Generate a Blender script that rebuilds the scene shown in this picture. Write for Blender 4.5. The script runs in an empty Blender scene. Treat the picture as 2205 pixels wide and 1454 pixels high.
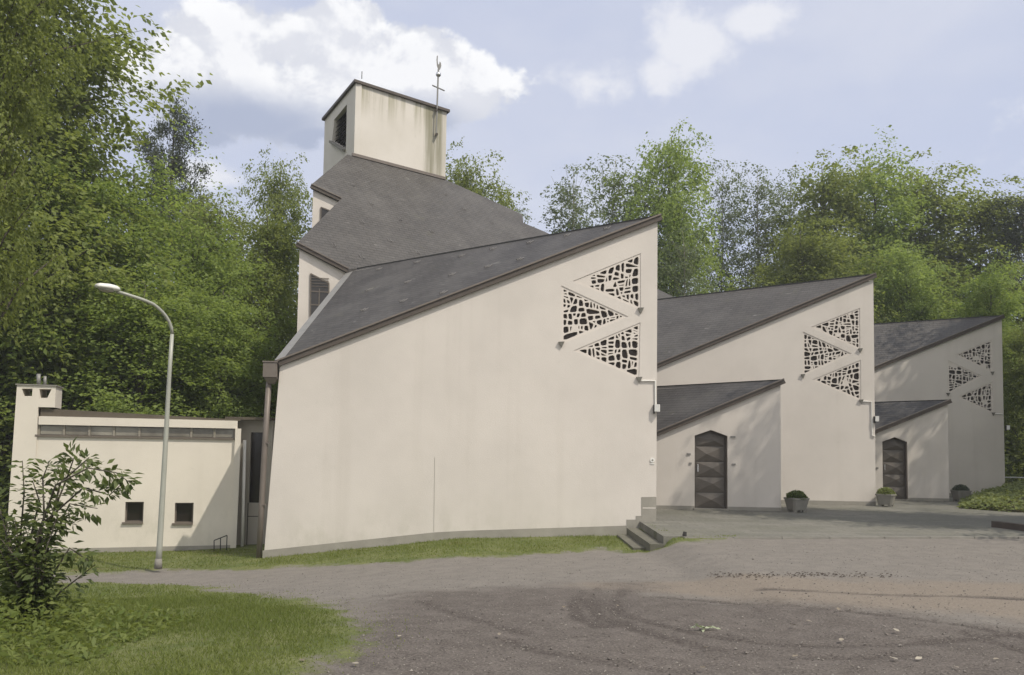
import bpy, bmesh, math, random
import numpy as np
from mathutils import Vector, Matrix
from mathutils.geometry import tessellate_polygon

S = bpy.context.scene
C = S.collection
random.seed(7)
R = math.radians

# ------------------------------------------------------------------ camera
F, CX, Y0, PITCH, ROLL = 1800.0, 1102.5, 859.0, math.atan(1800 / 30000.0), 0.0149
CAM = Vector((0, 0, 1.65))
cd = bpy.data.cameras.new('camera')
cam = bpy.data.objects.new('camera', cd); C.objects.link(cam)
_cp, _sp, _c, _s = math.cos(PITCH), math.sin(PITCH), math.cos(ROLL), math.sin(ROLL)
_r, _u, _f = Vector((1, 0, 0)), Vector((0, -_sp, _cp)), Vector((0, _cp, _sp))
_r2, _u2 = _r * _c + _u * _s, _u * _c - _r * _s
M = Matrix(((_r2.x, _u2.x, -_f.x, CAM.x), (_r2.y, _u2.y, -_f.y, CAM.y), (_r2.z, _u2.z, -_f.z, CAM.z), (0, 0, 0, 1)))
cam.matrix_world = M
cd.sensor_width = 36.0; cd.lens = 36.0 * F / 2205.0
cd.shift_y = (Y0 - 727.0) / 2205.0
cd.clip_start = 0.1; cd.clip_end = 3000
S.camera = cam

def ray(px, py):
    a, b = (px - CX) / F, -(py - Y0) / F
    a, b = _c * a - _s * b, _s * a + _c * b
    return Vector((a, _cp - _sp * b, _sp + _cp * b))
def at(px, py, Y):
    r = ray(px, py); return CAM + r * (Y / r.y)
def on_plane(px, py, p0, n):
    r = ray(px, py); return CAM + r * ((p0 - CAM).dot(n) / r.dot(n))

# ------------------------------------------------------------------ light
SUN = Vector((1.336, -1.0, 2.28)).normalized()          # direction towards the sun
EL = math.asin(SUN.z)
AZ = math.atan2(-SUN.x, SUN.y)
S.view_settings.view_transform = 'Standard'; S.view_settings.look = 'None'
S.view_settings.exposure = 0.10; S.view_settings.gamma = 1
sl = bpy.data.lights.new('sun', 'SUN'); sl.energy = 3.4; sl.angle = R(0.55); sl.color = (1.0, 0.92, 0.80)
so = bpy.data.objects.new('sun', sl); C.objects.link(so)
so.rotation_euler = (-SUN).to_track_quat('-Z', 'Y').to_euler(); so.location = (30, -20, 40)

W = bpy.data.worlds.new('World'); S.world = W; W.use_nodes = True
nt = W.node_tree; N = nt.nodes; L = nt.links
N.clear()
def wn(t, **k):
    n = N.new(t)
    for a, b in k.items(): setattr(n, a, b)
    return n
def wmath(op, a, b=None, clamp=False):
    n = wn('ShaderNodeMath', operation=op); n.use_clamp = clamp
    for i, v in enumerate((a, b)):
        if v is None: continue
        if isinstance(v, (int, float)): n.inputs[i].default_value = v
        else: L.new(v, n.inputs[i])
    return n.outputs[0]
def wmix(f, a, b):
    n = wn('ShaderNodeMix', data_type='RGBA')
    for s, v in ((n.inputs[0], f), (n.inputs[6], a), (n.inputs[7], b)):
        if isinstance(v, (int, float)): s.default_value = v
        elif isinstance(v, tuple): s.default_value = (*v, 1)
        else: L.new(v, s)
    return n.outputs[2]
def wramp(v, lo, hi):
    n = wn('ShaderNodeMapRange', interpolation_type='SMOOTHSTEP')
    L.new(v, n.inputs[0]); n.inputs[1].default_value = lo; n.inputs[2].default_value = hi
    return n.outputs[0]
sky = wn('ShaderNodeTexSky', sky_type='NISHITA'); sky.sun_disc = False
sky.sun_elevation = EL; sky.sun_rotation = AZ; sky.air_density = 1.0; sky.dust_density = 1.5; sky.ozone_density = 1.0
tc = wn('ShaderNodeTexCoord')
DIR = tc.outputs['Generated']
def noise(scale, det, rough=0.55, sx=(1, 1, 1), dist=0.0):
    mp = wn('ShaderNodeMapping'); mp.inputs['Scale'].default_value = sx; L.new(DIR, mp.inputs[0])
    n = wn('ShaderNodeTexNoise'); n.inputs['Scale'].default_value = scale; n.inputs['Detail'].default_value = det
    n.inputs['Roughness'].default_value = rough; n.inputs['Distortion'].default_value = dist
    L.new(mp.outputs[0], n.inputs[0]); return n.outputs[0]
def blob(px, py, rx, ry):
    d = ray(px, py).normalized()
    v = wn('ShaderNodeVectorMath', operation='SUBTRACT'); L.new(DIR, v.inputs[0]); v.inputs[1].default_value = d
    m = wn('ShaderNodeVectorMath', operation='MULTIPLY'); L.new(v.outputs[0], m.inputs[0])
    m.inputs[1].default_value = (F / rx, F / rx, F / ry)
    l = wn('ShaderNodeVectorMath', operation='LENGTH'); L.new(m.outputs[0], l.inputs[0])
    return wmath('SUBTRACT', 1.0, l.outputs['Value'])
def union(bl):
    o = bl[0]
    for b in bl[1:]: o = wmath('MAXIMUM', o, b)
    return o
def noise_at(off, scale, det, rough=0.55, dist=0.0):
    mp = wn('ShaderNodeMapping'); mp.inputs['Location'].default_value = off; mp.inputs['Scale'].default_value = (1, 1, 1.15); L.new(DIR, mp.inputs[0])
    n = wn('ShaderNodeTexNoise'); n.inputs['Scale'].default_value = scale; n.inputs['Detail'].default_value = det
    n.inputs['Roughness'].default_value = rough; n.inputs['Distortion'].default_value = dist
    L.new(mp.outputs[0], n.inputs[0]); return n.outputs[0]
n_edge = noise_at((0, 0, 0), 9.0, 9, 0.56, 0.2)
n_lit = noise_at((0.012, -0.006, 0.022), 9.0, 9, 0.56, 0.2)      # the same noise a little towards the sun
n_fine = noise_at((0, 0, 0), 26.0, 7, 0.62)
n_soft = noise(2.6, 5, 0.55, (1, 1, 2.2))
def frayed(f, a, b): return wmath('ADD', wmath('ADD', f, wmath('MULTIPLY', wmath('SUBTRACT', n_edge, 0.5), a)), wmath('MULTIPLY', wmath('SUBTRACT', n_fine, 0.5), b))
# one cumulus heap over the tower, a small one to the right, thin veils
heap = union([blob(520, 105, 150, 125), blob(620, 90, 120, 90), blob(720, 85, 150, 100), blob(880, 140, 150, 95), blob(985, 185, 100, 100), blob(800, 190, 300, 130), blob(430, 170, 160, 90), blob(560, 215, 280, 110), blob(330, 170, 110, 60)])
heapf = frayed(heap, 1.35, 0.62)
heapm = wramp(heapf, 0.12, 0.30)
small = union([blob(1470, 105, 110, 120), blob(1420, 150, 60, 60), blob(1285, 180, 100, 60), blob(1640, 40, 90, 40), blob(430, 375, 110, 45), blob(-500, 200, 400, 200), blob(2900, 150, 500, 200)])
smallm = wmath('MULTIPLY', wramp(frayed(small, 1.5, 1.3), 0.08, 0.75), 0.85)
veil = wramp(n_soft, 0.38, 0.72)
base = union([blob(540, 262, 270, 85), blob(440, 300, 160, 60), blob(680, 300, 200, 50), blob(880, 265, 180, 60)])
basef = wramp(frayed(base, 0.9, 0.2), 0.0, 0.75)
lit = wramp(wmath('SUBTRACT', n_edge, n_lit), -0.055, 0.055)     # billows turned to the sun are white
depth = wramp(heapf, 0.15, 0.85)
white = wmix(lit, (7.0, 7.2, 7.9), (9.6, 9.65, 9.8))
white = wmix(wmath('MULTIPLY', depth, 0.35), white, (8.2, 8.3, 8.8))
grey = wmix(basef, white, (4.3, 4.8, 6.2))
air = wmix(0.78, sky.outputs[0], (6.5, 6.95, 8.6))
air2 = wmix(wmath('MULTIPLY', veil, 0.55), air, (7.2, 7.4, 8.2))
c1 = wmix(smallm, air2, (8.3, 8.4, 8.9))
c2 = wmix(heapm, c1, grey)
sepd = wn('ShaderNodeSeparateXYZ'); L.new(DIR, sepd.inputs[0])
fill_bank = wmath('MULTIPLY', wramp(sepd.outputs[1], 0.05, -0.45), wramp(n_soft, 0.30, 0.60))  # bright cloud added in the unseen sky behind the camera, as fill light
c2 = wmix(fill_bank, c2, (13.0, 12.9, 12.8))
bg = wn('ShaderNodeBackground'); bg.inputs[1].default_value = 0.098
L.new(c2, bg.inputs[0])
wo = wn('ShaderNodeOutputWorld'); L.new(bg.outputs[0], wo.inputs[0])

# ------------------------------------------------------------------ materials
class MT:
    def __init__(s, name, rough=0.8, spec=0.3):
        s.m = bpy.data.materials.new(name); s.m.use_nodes = True
        s.t = s.m.node_tree; s.n = s.t.nodes; s.l = s.t.links
        s.b = s.n['Principled BSDF']; s.b.inputs['Roughness'].default_value = rough
        s.b.inputs['Specular IOR Level'].default_value = spec
        s.tc = s.n.new('ShaderNodeTexCoord')
        g = s.n.new('ShaderNodeNewGeometry'); s.pos = g.outputs['Position']
    def node(s, t, **k):
        n = s.n.new(t)
        for a, b in k.items(): setattr(n, a, b)
        return n
    def put(s, sock, v):
        if isinstance(v, (int, float)): sock.default_value = v
        elif isinstance(v, tuple): sock.default_value = (*v, 1) if len(v) == 3 else v
        else: s.l.new(v, sock)
    def map(s, co, scale=(1, 1, 1), loc=(0, 0, 0)):
        m = s.node('ShaderNodeMapping'); s.l.new(co, m.inputs[0]); m.inputs['Scale'].default_value = scale; m.inputs['Location'].default_value = loc
        return m.outputs[0]
    def noise(s, scale, det=4, rough=0.55, co=None, sc=(1, 1, 1), dist=0):
        n = s.node('ShaderNodeTexNoise'); n.inputs['Scale'].default_value = scale; n.inputs['Detail'].default_value = det
        n.inputs['Roughness'].default_value = rough; n.inputs['Distortion'].default_value = dist
        s.l.new(s.map(co or s.pos, sc), n.inputs[0]); return n.outputs[0]
    def ramp(s, v, lo, hi, a=0.0, b=1.0):
        n = s.node('ShaderNodeMapRange', interpolation_type='SMOOTHSTEP'); s.l.new(v, n.inputs[0])
        for i, q in enumerate((lo, hi, a, b)): n.inputs[i + 1].default_value = q
        return n.outputs[0]
    def mix(s, f, a, b, mode='MIX'):
        n = s.node('ShaderNodeMix', data_type='RGBA', blend_type=mode)
        s.put(n.inputs[0], f); s.put(n.inputs[6], a); s.put(n.inputs[7], b); return n.outputs[2]
    def math(s, op, a, b=0.0):
        n = s.node('ShaderNodeMath', operation=op); s.put(n.inputs[0], a); s.put(n.inputs[1], b); return n.outputs[0]
    def attr(s, name):
        n = s.node('ShaderNodeAttribute', attribute_name=name); return n.outputs['Fac']
    def color(s, v): s.put(s.b.inputs['Base Color'], v)
    def bump(s, h, strength=0.3, dist=0.02):
        n = s.node('ShaderNodeBump'); n.inputs['Strength'].default_value = strength; n.inputs['Distance'].default_value = dist
        s.l.new(h, n.inputs['Height']); s.l.new(n.outputs[0], s.b.inputs['Normal'])

def plain(name, col, rough=0.7, var=0.15, scale=6.0, metal=0.0, bump=0.0):
    m = MT(name, rough); v = m.noise(scale, 5, 0.6)
    m.color(m.mix(v, tuple(c * (1 - var) for c in col), tuple(min(1, c * (1 + var)) for c in col)))
    m.b.inputs['Metallic'].default_value = metal
    if bump: m.bump(m.noise(scale * 12, 3), bump, 0.01)
    return m.m

def plaster(name, col, dirt=0.25, low=None):
    m = MT(name, 0.9, 0.15)
    v = m.noise(0.55, 5, 0.6)
    c = m.mix(m.ramp(v, 0.3, 0.75), col, tuple(x * 0.90 for x in col))
    st = m.noise(1.0, 5, 0.6, sc=(2.2, 2.2, 0.10))
    c = m.mix(m.math('MULTIPLY', m.ramp(st, 0.50, 0.75), dirt), c, tuple(x * y for x, y in zip(col, (0.74, 0.73, 0.70))))
    sx = m.node('ShaderNodeSeparateXYZ'); m.l.new(m.pos, sx.inputs[0])
    foot_ = m.math('MULTIPLY', m.ramp(sx.outputs[2], 0.75, -0.5), m.ramp(m.noise(1.6, 6, 0.7, sc=(1, 1, 0.6)), 0.42, 0.7))
    c = m.mix(m.math('MULTIPLY', foot_, 0.30), c, (0.33, 0.32, 0.25))
    sp = m.noise(9.0, 3, 0.7)
    c = m.mix(m.math('MULTIPLY', m.ramp(sp, 0.62, 0.72), 0.12), c, (0.35, 0.34, 0.30))
    m.color(c)
    h = m.math('ADD', m.noise(55, 3, 0.7), m.math('MULTIPLY', m.noise(1.3, 2), 1.2))
    m.bump(h, 0.35, 0.012)
    return m.m

CREAM = (0.605, 0.562, 0.512)
M_WALL = plaster('cream_plaster', CREAM, 0.22)
M_ANNEX = plaster('annex_plaster', (0.65, 0.605, 0.525), 0.12)
M_LATT = plaster('lattice_concrete', (0.62, 0.57, 0.515), 0.10)

# tower plaster, run with algae below the eaves and behind the cross
def tower_plaster():
    m = MT('stained_tower_plaster', 0.9, 0.15)
    base = m.mix(m.ramp(m.noise(0.8, 5), 0.3, 0.8), (0.62, 0.585, 0.53), (0.56, 0.525, 0.465))
    streak = m.noise(1.0, 6, 0.65, sc=(3.2, 3.2, 0.13))
    top = m.attr('eaves')                                   # 1 at the eaves, 0 lower down
    k = m.math('MULTIPLY', m.ramp(streak, 0.40, 0.66), m.ramp(top, 0.15, 1.0))
    c = m.mix(m.math('MULTIPLY', k, 0.75), base, (0.26, 0.245, 0.15))
    band = m.attr('band')                                   # the dirty strip below the cross
    k2 = m.math('MULTIPLY', band, m.ramp(m.noise(1.0, 6, 0.65, sc=(4.5, 4.5, 0.22)), 0.22, 0.62))
    c = m.mix(m.math('MULTIPLY', k2, 0.85), c, (0.21, 0.20, 0.135))
    sp = m.noise(5, 4, 0.7); c = m.mix(m.math('MULTIPLY', m.ramp(sp, 0.62, 0.72), 0.25), c, (0.3, 0.28, 0.22))
    m.color(c); m.bump(m.noise(45, 3, 0.7), 0.3, 0.012); return m.m
M_TOWER = tower_plaster()

def slate(name, dark, light, rows=5.5):
    m = MT(name, 0.62, 0.35)
    uv = m.tc.outputs['UV']
    b = m.node('ShaderNodeTexBrick'); m.l.new(m.map(uv, (1, 1, 1)), b.inputs[0])
    b.inputs['Scale'].default_value = 1.0; b.inputs['Brick Width'].default_value = 0.30; b.inputs['Row Height'].default_value = 0.16
    b.inputs['Mortar Size'].default_value = 0.012; b.inputs['Mortar Smooth'].default_value = 0.3; b.inputs['Bias'].default_value = 0.0
    b.inputs['Color1'].default_value = (*dark, 1); b.inputs['Color2'].default_value = (*light, 1)
    b.inputs['Mortar'].default_value = tuple(x * 0.6 for x in dark) + (1,)
    big = m.noise(0.7, 6, 0.6)
    c = m.mix(m.ramp(big, 0.35, 0.7), b.outputs[0], (0.115, 0.108, 0.098), 'MIX')
    n = m.node('ShaderNodeMix', data_type='RGBA'); n.inputs[0].default_value = 0.45
    m.l.new(b.outputs[0], n.inputs[6]); m.l.new(c, n.inputs[7]); c = n.outputs[2]
    spot = m.noise(2.2, 7, 0.78, co=uv, sc=(1, 3.2, 1), dist=0.6)
    c = m.mix(m.math('MULTIPLY', m.ramp(spot, 0.60, 0.68), 0.50), c, (0.27, 0.26, 0.24))
    runs = m.noise(1.0, 6, 0.7, co=uv, sc=(5, 0.45, 1))
    c = m.mix(m.math('MULTIPLY', m.ramp(runs, 0.45, 0.75), 0.4), c, (0.035, 0.032, 0.030))
    moss = m.noise(1.1, 5, 0.65)
    c = m.mix(m.math('MULTIPLY', m.ramp(moss, 0.60, 0.78), 0.45), c, (0.10, 0.10, 0.055))
    m.color(c)
    # slates lap: each row a small wedge
    sx = m.node('ShaderNodeSeparateXYZ'); m.l.new(uv, sx.inputs[0])
    fr = m.math('FRACT', m.math('DIVIDE', sx.outputs[1], 0.16))
    h = m.math('ADD', m.math('MULTIPLY', fr, -0.6), m.math('MULTIPLY', b.outputs['Fac'], -0.5))
    h = m.math('ADD', h, m.math('MULTIPLY', m.noise(14, 3), 0.5))
    m.bump(h, 0.7, 0.018)
    return m.m
M_SLATE = slate('grey_slate', (0.059, 0.054, 0.049), (0.075, 0.069, 0.062))
M_SLATE2 = slate('dark_slate', (0.042, 0.038, 0.034), (0.058, 0.053, 0.048))

M_VERGE = plain('brown_verge_boards', (0.085, 0.070, 0.058), 0.6, 0.3, 3)
M_FLASH = plain('weathered_zinc', (0.22, 0.215, 0.20), 0.5, 0.2, 4, 0.3)
M_PIPE = plain('brown_grey_metal', (0.17, 0.145, 0.125), 0.5, 0.2, 5, 0.2)
M_DOOR = MT('dark_oak_door', 0.5, 0.4)
_w = M_DOOR.noise(3.0, 6, 0.65, sc=(2, 2, 12)); M_DOOR.color(M_DOOR.mix(_w, (0.072, 0.062, 0.052), (0.140, 0.121, 0.101))); M_DOOR.bump(_w, 0.25, 0.01); M_DOOR = M_DOOR.m
M_GLASS = MT('dark_window_glass', 0.12, 0.5); M_GLASS.color(M_GLASS.mix(M_GLASS.noise(1.7, 3), (0.012, 0.010, 0.009), (0.035, 0.028, 0.024))); M_GLASS = M_GLASS.m
M_STAIN = MT('dull_leaded_glass', 0.45, 0.3); M_STAIN.color(M_STAIN.mix(M_STAIN.noise(2.5, 2), (0.016, 0.011, 0.009), (0.050, 0.036, 0.028))); M_STAIN = M_STAIN.m
M_PANE = MT('dusty_window_glass', 0.18, 0.6); M_PANE.color(M_PANE.mix(M_PANE.ramp(M_PANE.noise(1.1, 4), 0.35, 0.7), (0.10, 0.09, 0.07), (0.26, 0.245, 0.20))); M_PANE = M_PANE.m
M_MULL = plain('grey_mullion', (0.24, 0.22, 0.18), 0.6, 0.2)
M_FRAME = plain('brown_window_frame', (0.13, 0.11, 0.09), 0.5, 0.2)
M_PLINTH = plain('grey_plinth_paint', (0.27, 0.255, 0.22), 0.85, 0.28, 2.5, 0, 0.3)
M_CONC = plain('weathered_concrete', (0.21, 0.20, 0.175), 0.9, 0.3, 4, 0, 0.4)
M_WHITE = plain('white_paint', (0.70, 0.69, 0.65), 0.5, 0.06)
M_DARK = plain('dark_metal', (0.035, 0.034, 0.032), 0.5, 0.2)
M_STEP = plain('mossy_step_concrete', (0.125, 0.12, 0.095), 0.95, 0.4, 5, 0, 0.4)
M_STEEL = plain('pale_lamp_paint', (0.34, 0.345, 0.30), 0.45, 0.14, 3, 0.1)
M_CHROME = plain('bright_metal', (0.62, 0.62, 0.62), 0.25, 0.1, 4, 0.9)
M_HOOK = plain('galvanised_hook', (0.19, 0.18, 0.17), 0.5, 0.1)
M_FELT = plain('roofing_felt', (0.10, 0.085, 0.065), 0.9, 0.3, 3)
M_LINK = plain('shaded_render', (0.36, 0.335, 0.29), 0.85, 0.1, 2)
M_TIMBER = plain('old_timber', (0.075, 0.060, 0.050), 0.9, 0.4, 5, 0, 0.5)

# ------------------------------------------------------------------ mesh helpers
def obj(name, bm, mat, parent=None, smooth=False):
    bmesh.ops.remove_doubles(bm, verts=bm.verts, dist=1e-5)
    bmesh.ops.recalc_face_normals(bm, faces=bm.faces)
    me = bpy.data.meshes.new(name); bm.to_mesh(me); bm.free()
    if mat: me.materials.append(mat)
    if smooth:
        for p in me.polygons: p.use_smooth = True
    o = bpy.data.objects.new(name, me); C.objects.link(o)
    if parent: o.parent = parent
    return o
def raw(name, verts, faces, mat, parent=None):
    me = bpy.data.meshes.new(name); me.from_pydata([tuple(v) for v in verts], [], faces); me.update()
    if mat: me.materials.append(mat)
    o = bpy.data.objects.new(name, me); C.objects.link(o)
    if parent: o.parent = parent
    return o
def tag(o, label=None, cat=None, group=None, kind=None):
    if label: o['label'] = label
    if cat: o['category'] = cat
    if group: o['group'] = group
    if kind: o['kind'] = kind
    return o
def thing(name, label, cat, group=None, loc=(0, 0, 0)):
    o = bpy.data.objects.new(name, None); o.empty_display_size = 0.2; C.objects.link(o); o.location = loc
    return tag(o, label, cat, group)
def copy_tree(o, parent=None):
    c = o.copy(); C.objects.link(c)
    if parent: c.parent = parent
    for ch in list(o.children): copy_tree(ch, c)
    return c
def face(bm, vs):
    try: return bm.faces.new(vs)
    except ValueError: return None
def box(bm, cx, cy, cz, sx, sy, sz, rot=0.0, taper=1.0):
    c, s = math.cos(rot), math.sin(rot); v = []
    for z, k in ((-.5, taper), (.5, 1.0)):
        for x, y in ((-.5, -.5), (.5, -.5), (.5, .5), (-.5, .5)):
            X, Y = x * sx * k, y * sy * k
            v.append(bm.verts.new((cx + X * c - Y * s, cy + X * s + Y * c, cz + z * sz)))
    for f in ((0, 3, 2, 1), (4, 5, 6, 7), (0, 1, 5, 4), (1, 2, 6, 5), (2, 3, 7, 6), (3, 0, 4, 7)): face(bm, [v[i] for i in f])
def beam(bm, p, q, out, w0, w1, h0, h1):
    """box along p-q: from w0 to w1 along 'out', from h0 to h1 along the up vector square to it"""
    p, q, out = Vector(p), Vector(q), Vector(out).normalized()
    d = (q - p).normalized(); up = d.cross(out).normalized()
    if up.z < 0: up = -up
    v = [bm.verts.new(e + out * w + up * h) for e in (p, q) for w, h in ((w0, h0), (w1, h0), (w1, h1), (w0, h1))]
    for f in ((0, 1, 2, 3), (7, 6, 5, 4), (0, 4, 5, 1), (1, 5, 6, 2), (2, 6, 7, 3), (3, 7, 4, 0)): face(bm, [v[i] for i in f])
def tube(bm, pts, rad, n=8, cap=True):
    pts = [Vector(p) for p in pts]
    if isinstance(rad, (int, float)): rad = [rad] * len(pts)
    rings = []; prev = None
    for i, p in enumerate(pts):
        a = pts[min(i + 1, len(pts) - 1)] - pts[max(i - 1, 0)]
        a.normalize()
        x = prev - a * prev.dot(a) if prev else a.orthogonal()
        if x.length < 1e-5: x = a.orthogonal()
        x.normalize(); prev = x; y = a.cross(x)
        rings.append([bm.verts.new(p + (x * math.cos(2 * math.pi * k / n) + y * math.sin(2 * math.pi * k / n)) * rad[i]) for k in range(n)])
    for i in range(len(rings) - 1):
        for k in range(n): face(bm, (rings[i][k], rings[i][(k + 1) % n], rings[i + 1][(k + 1) % n], rings[i + 1][k]))
    if cap: face(bm, rings[0][::-1]); face(bm, rings[-1])

class Pl:
    """a vertical plane in plan: s along it, z up, d outward"""
    def __init__(s, p, q):
        s.o = Vector((p[0], p[1], 0)); s.u = (Vector((q[0], q[1], 0)) - s.o).normalized(); s.n = Vector((s.u.y, -s.u.x, 0))
    def px(s, x, y, d=0.0):
        P = on_plane(x, y, s.o + s.n * d, s.n); return ((P - s.o).dot(s.u), P.z)
    def P(s, q, d=0.0): return s.o + s.u * q[0] + Vector((0, 0, q[1])) + s.n * d
def panel_bm(bm, pl, outer, holes=(), d0=0.0, d1=-0.25, reveal=None):
    """a wall slab with real openings"""
    loops = [list(outer)] + [list(h) for h in holes]
    tri = tessellate_polygon([[Vector((a, b, 0)) for a, b in lp] for lp in loops])
    flat = [q for lp in loops for q in lp]
    for d in (d0, d1):
        vs = [bm.verts.new(pl.P(q, d)) for q in flat]
        for t in tri: face(bm, [vs[i] for i in t])
    for lp in loops:
        for i in range(len(lp)):
            a, b = lp[i], lp[(i + 1) % len(lp)]
            face(bm, [bm.verts.new(pl.P(q, d)) for q, d in ((a, d0), (b, d0), (b, d1), (a, d1))])
def panel(name, pl, outer, holes, mat, parent, d0=0.0, d1=-0.25):
    bm = bmesh.new(); panel_bm(bm, pl, outer, holes, d0, d1); return obj(name, bm, mat, parent)
def slab(name, pts, t, mat, parent, fan=None):
    """a roof plane: top polygon and underside t lower; UV in metres, v up the slope"""
    pts = [Vector(p) for p in pts]
    n = Vector((0, 0, 0))
    for i in range(len(pts)): n += (pts[i] - pts[0]).cross(pts[(i + 1) % len(pts)] - pts[0])
    n.normalize()
    if n.z < 0: n = -n
    h = Vector((-n.y, n.x, 0)).normalized(); v = n.cross(h)
    bm = bmesh.new(); k = len(pts)
    T = [bm.verts.new(p) for p in pts]; B = [bm.verts.new(p - Vector((0, 0, t))) for p in pts]
    if fan is None:
        fs = [face(bm, T), face(bm, B[::-1])]
        bmesh.ops.triangulate(bm, faces=fs, ngon_method='EAR_CLIP')
    else:
        for i in range(1, k - 1):
            a, b = (fan + i) % k, (fan + i + 1) % k
            face(bm, (T[fan], T[a], T[b])); face(bm, (B[fan], B[b], B[a]))
    for i in range(k): face(bm, (T[i], T[(i + 1) % k], B[(i + 1) % k], B[i]))
    o = obj(name, bm, mat, parent)
    uv = o.data.uv_layers.new(name='UVMap')
    for lp in o.data.loops:
        p = o.data.vertices[lp.vertex_index].co; uv.data[lp.index].uv = (p.dot(h), p.dot(v))
    return o, n
def inset_poly(poly, off):
    """offset a convex polygon inward by clipping"""
    n = len(poly); cx = sum(p[0] for p in poly) / n; cy = sum(p[1] for p in poly) / n
    out = list(poly)
    for i in range(n):
        a, b = poly[i], poly[(i + 1) % n]
        dx, dy = b[0] - a[0], b[1] - a[1]; l = math.hypot(dx, dy)
        if l < 1e-6: continue
        nx, ny = -dy / l, dx / l
        if (cx - a[0]) * nx + (cy - a[1]) * ny < 0: nx, ny = -nx, -ny
        out = clip(out, nx, ny, a[0] * nx + a[1] * ny + off)
        if len(out) < 3: return None
    return out
def clip(poly, nx, ny, c):
    out = []
    for i in range(len(poly)):
        a, b = poly[i], poly[(i + 1) % len(poly)]
        da, db = a[0] * nx + a[1] * ny - c, b[0] * nx + b[1] * ny - c
        if da >= 0: out.append(a)
        if da * db < 0:
            t = da / (da - db); out.append((a[0] + (b[0] - a[0]) * t, a[1] + (b[1] - a[1]) * t))
    return out
def area(p): return abs(sum(p[i][0] * p[(i + 1) % len(p)][1] - p[(i + 1) % len(p)][0] * p[i][1] for i in range(len(p)))) / 2
def bsp(poly, amax, rng, out):
    A = area(poly)
    if A < amax * rng.choice((0.35, 0.8, 1.0, 1.0, 1.9)) or len(poly) < 3: out.append(poly); return
    xs = [p[0] for p in poly]; ys = [p[1] for p in poly]; w, h = max(xs) - min(xs), max(ys) - min(ys)
    vertical = (w > h * rng.uniform(0.7, 1.4))
    th = rng.gauss(0, 0.20) + (0 if vertical else math.pi / 2)
    nx, ny = math.cos(th), math.sin(th)
    t = rng.uniform(0.36, 0.64)
    c = (min(xs) + w * t) * nx + (min(ys) + h * rng.uniform(0.4, 0.6)) * ny if vertical else (min(xs) + w * rng.uniform(.4, .6)) * nx + (min(ys) + h * t) * ny
    p1, p2 = clip(poly, nx, ny, c), clip(poly, -nx, -ny, -c)
    if len(p1) < 3 or len(p2) < 3 or min(area(p1), area(p2)) < 0.0008: out.append(poly); return
    bsp(p1, amax, rng, out); bsp(p2, amax, rng, out)

# ------------------------------------------------------------------ planes of the church
W1 = Pl((-5.22, 18.7), (3.41, 19.8)); W2 = Pl((4.7, 27.55), (11.77, 27.1)); W3 = Pl((13.3, 34.25), (20.03, 34.0))
D1 = Pl((4.16, 24.1), (7.70, 23.9)); D2 = Pl((13.32, 30.6), (15.84, 30.3))

# ------------------------------------------------------------------ ground
XS = np.array([-40, -8, -5.4, -1, 2.6, 3.2, 60.]); ZS = np.array([-1.0, -0.97, -0.86, -0.41, -0.25, -0.03, -0.03])
def gz(x, y):
    x = np.asarray(x, float); y = np.asarray(y, float)
    far = np.interp(x, XS, ZS); t = np.clip((y - 5.5) / 11.0, 0, 1); t = t * t * (3 - 2 * t)
    low = np.interp(x, [-40, -8, -5.4, -1, 2.2, 2.96, 3.10, 60], [-1.0, -0.97, -0.86, -0.41, -0.36, -0.33, -0.03, -0.03]); w = np.clip((y - 15.7) / 0.9, 0, 1)
    far = far * (1 - w) + low * w
    near = np.interp(x, [-14, -3, 0, 60], [-0.35, -0.08, 0.0, 0.0])
    z = near * (1 - t) + far * t
    return z
def on_ground(px, py, dz=0.0):
    z = -0.3
    r = ray(px, py)
    for _ in range(30):
        P = CAM + r * ((z - CAM.z) / r.z); z = 0.5 * z + 0.5 * (float(gz(P.x, P.y)) + dz)
    return CAM + r * ((z - CAM.z) / r.z)
def gpoly(pts): return [on_ground(*p).to_2d()[:] for p in pts]
def sdist(X, Y, poly):
    """signed distance (inside +) of points to a polygon, numpy"""
    d = np.full(X.shape, 1e9); ins = np.zeros(X.shape, bool); n = len(poly)
    for i in range(n):
        ax, ay = poly[i]; bx, by = poly[(i + 1) % n]
        ex, ey = bx - ax, by - ay; t = np.clip(((X - ax) * ex + (Y - ay) * ey) / (ex * ex + ey * ey + 1e-9), 0, 1)
        d = np.minimum(d, np.hypot(X - ax - t * ex, Y - ay - t * ey))
        c = ((ay > Y) != (by > Y)) & (X < (bx - ax) * (Y - ay) / (by - ay + 1e-12) + ax); ins ^= c
    return np.where(ins, d, -d)
def pdist(X, Y, line):
    d = np.full(X.shape, 1e9)
    for (ax, ay), (bx, by) in zip(line[:-1], line[1:]):
        ex, ey = bx - ax, by - ay; t = np.clip(((X - ax) * ex + (Y - ay) * ey) / (ex * ex + ey * ey + 1e-9), 0, 1)
        d = np.minimum(d, np.hypot(X - ax - t * ex, Y - ay - t * ey))
    return d
LAWN_NEAR = gpoly([(-300, 1266), (0, 1262), (200, 1256), (400, 1264), (500, 1276), (640, 1300), (740, 1318), (775, 1350), (740, 1390), (690, 1440)]) + [(-1.9, 4.5), (-3.0, 2.0), (-14, 2.0), (-14, 9.3)]
LAWN_FAR = gpoly([(-300, 1240), (150, 1238), (380, 1228), (620, 1221), (850, 1212), (1100, 1196), (1300, 1183), (1450, 1177), (1600, 1160)]) + [(4.6, 16.85), (3.2, 16.6), (3.2, 20.2), (-5, 19.5), (-5, 30), (-30, 30), (-30, 14)]
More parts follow.
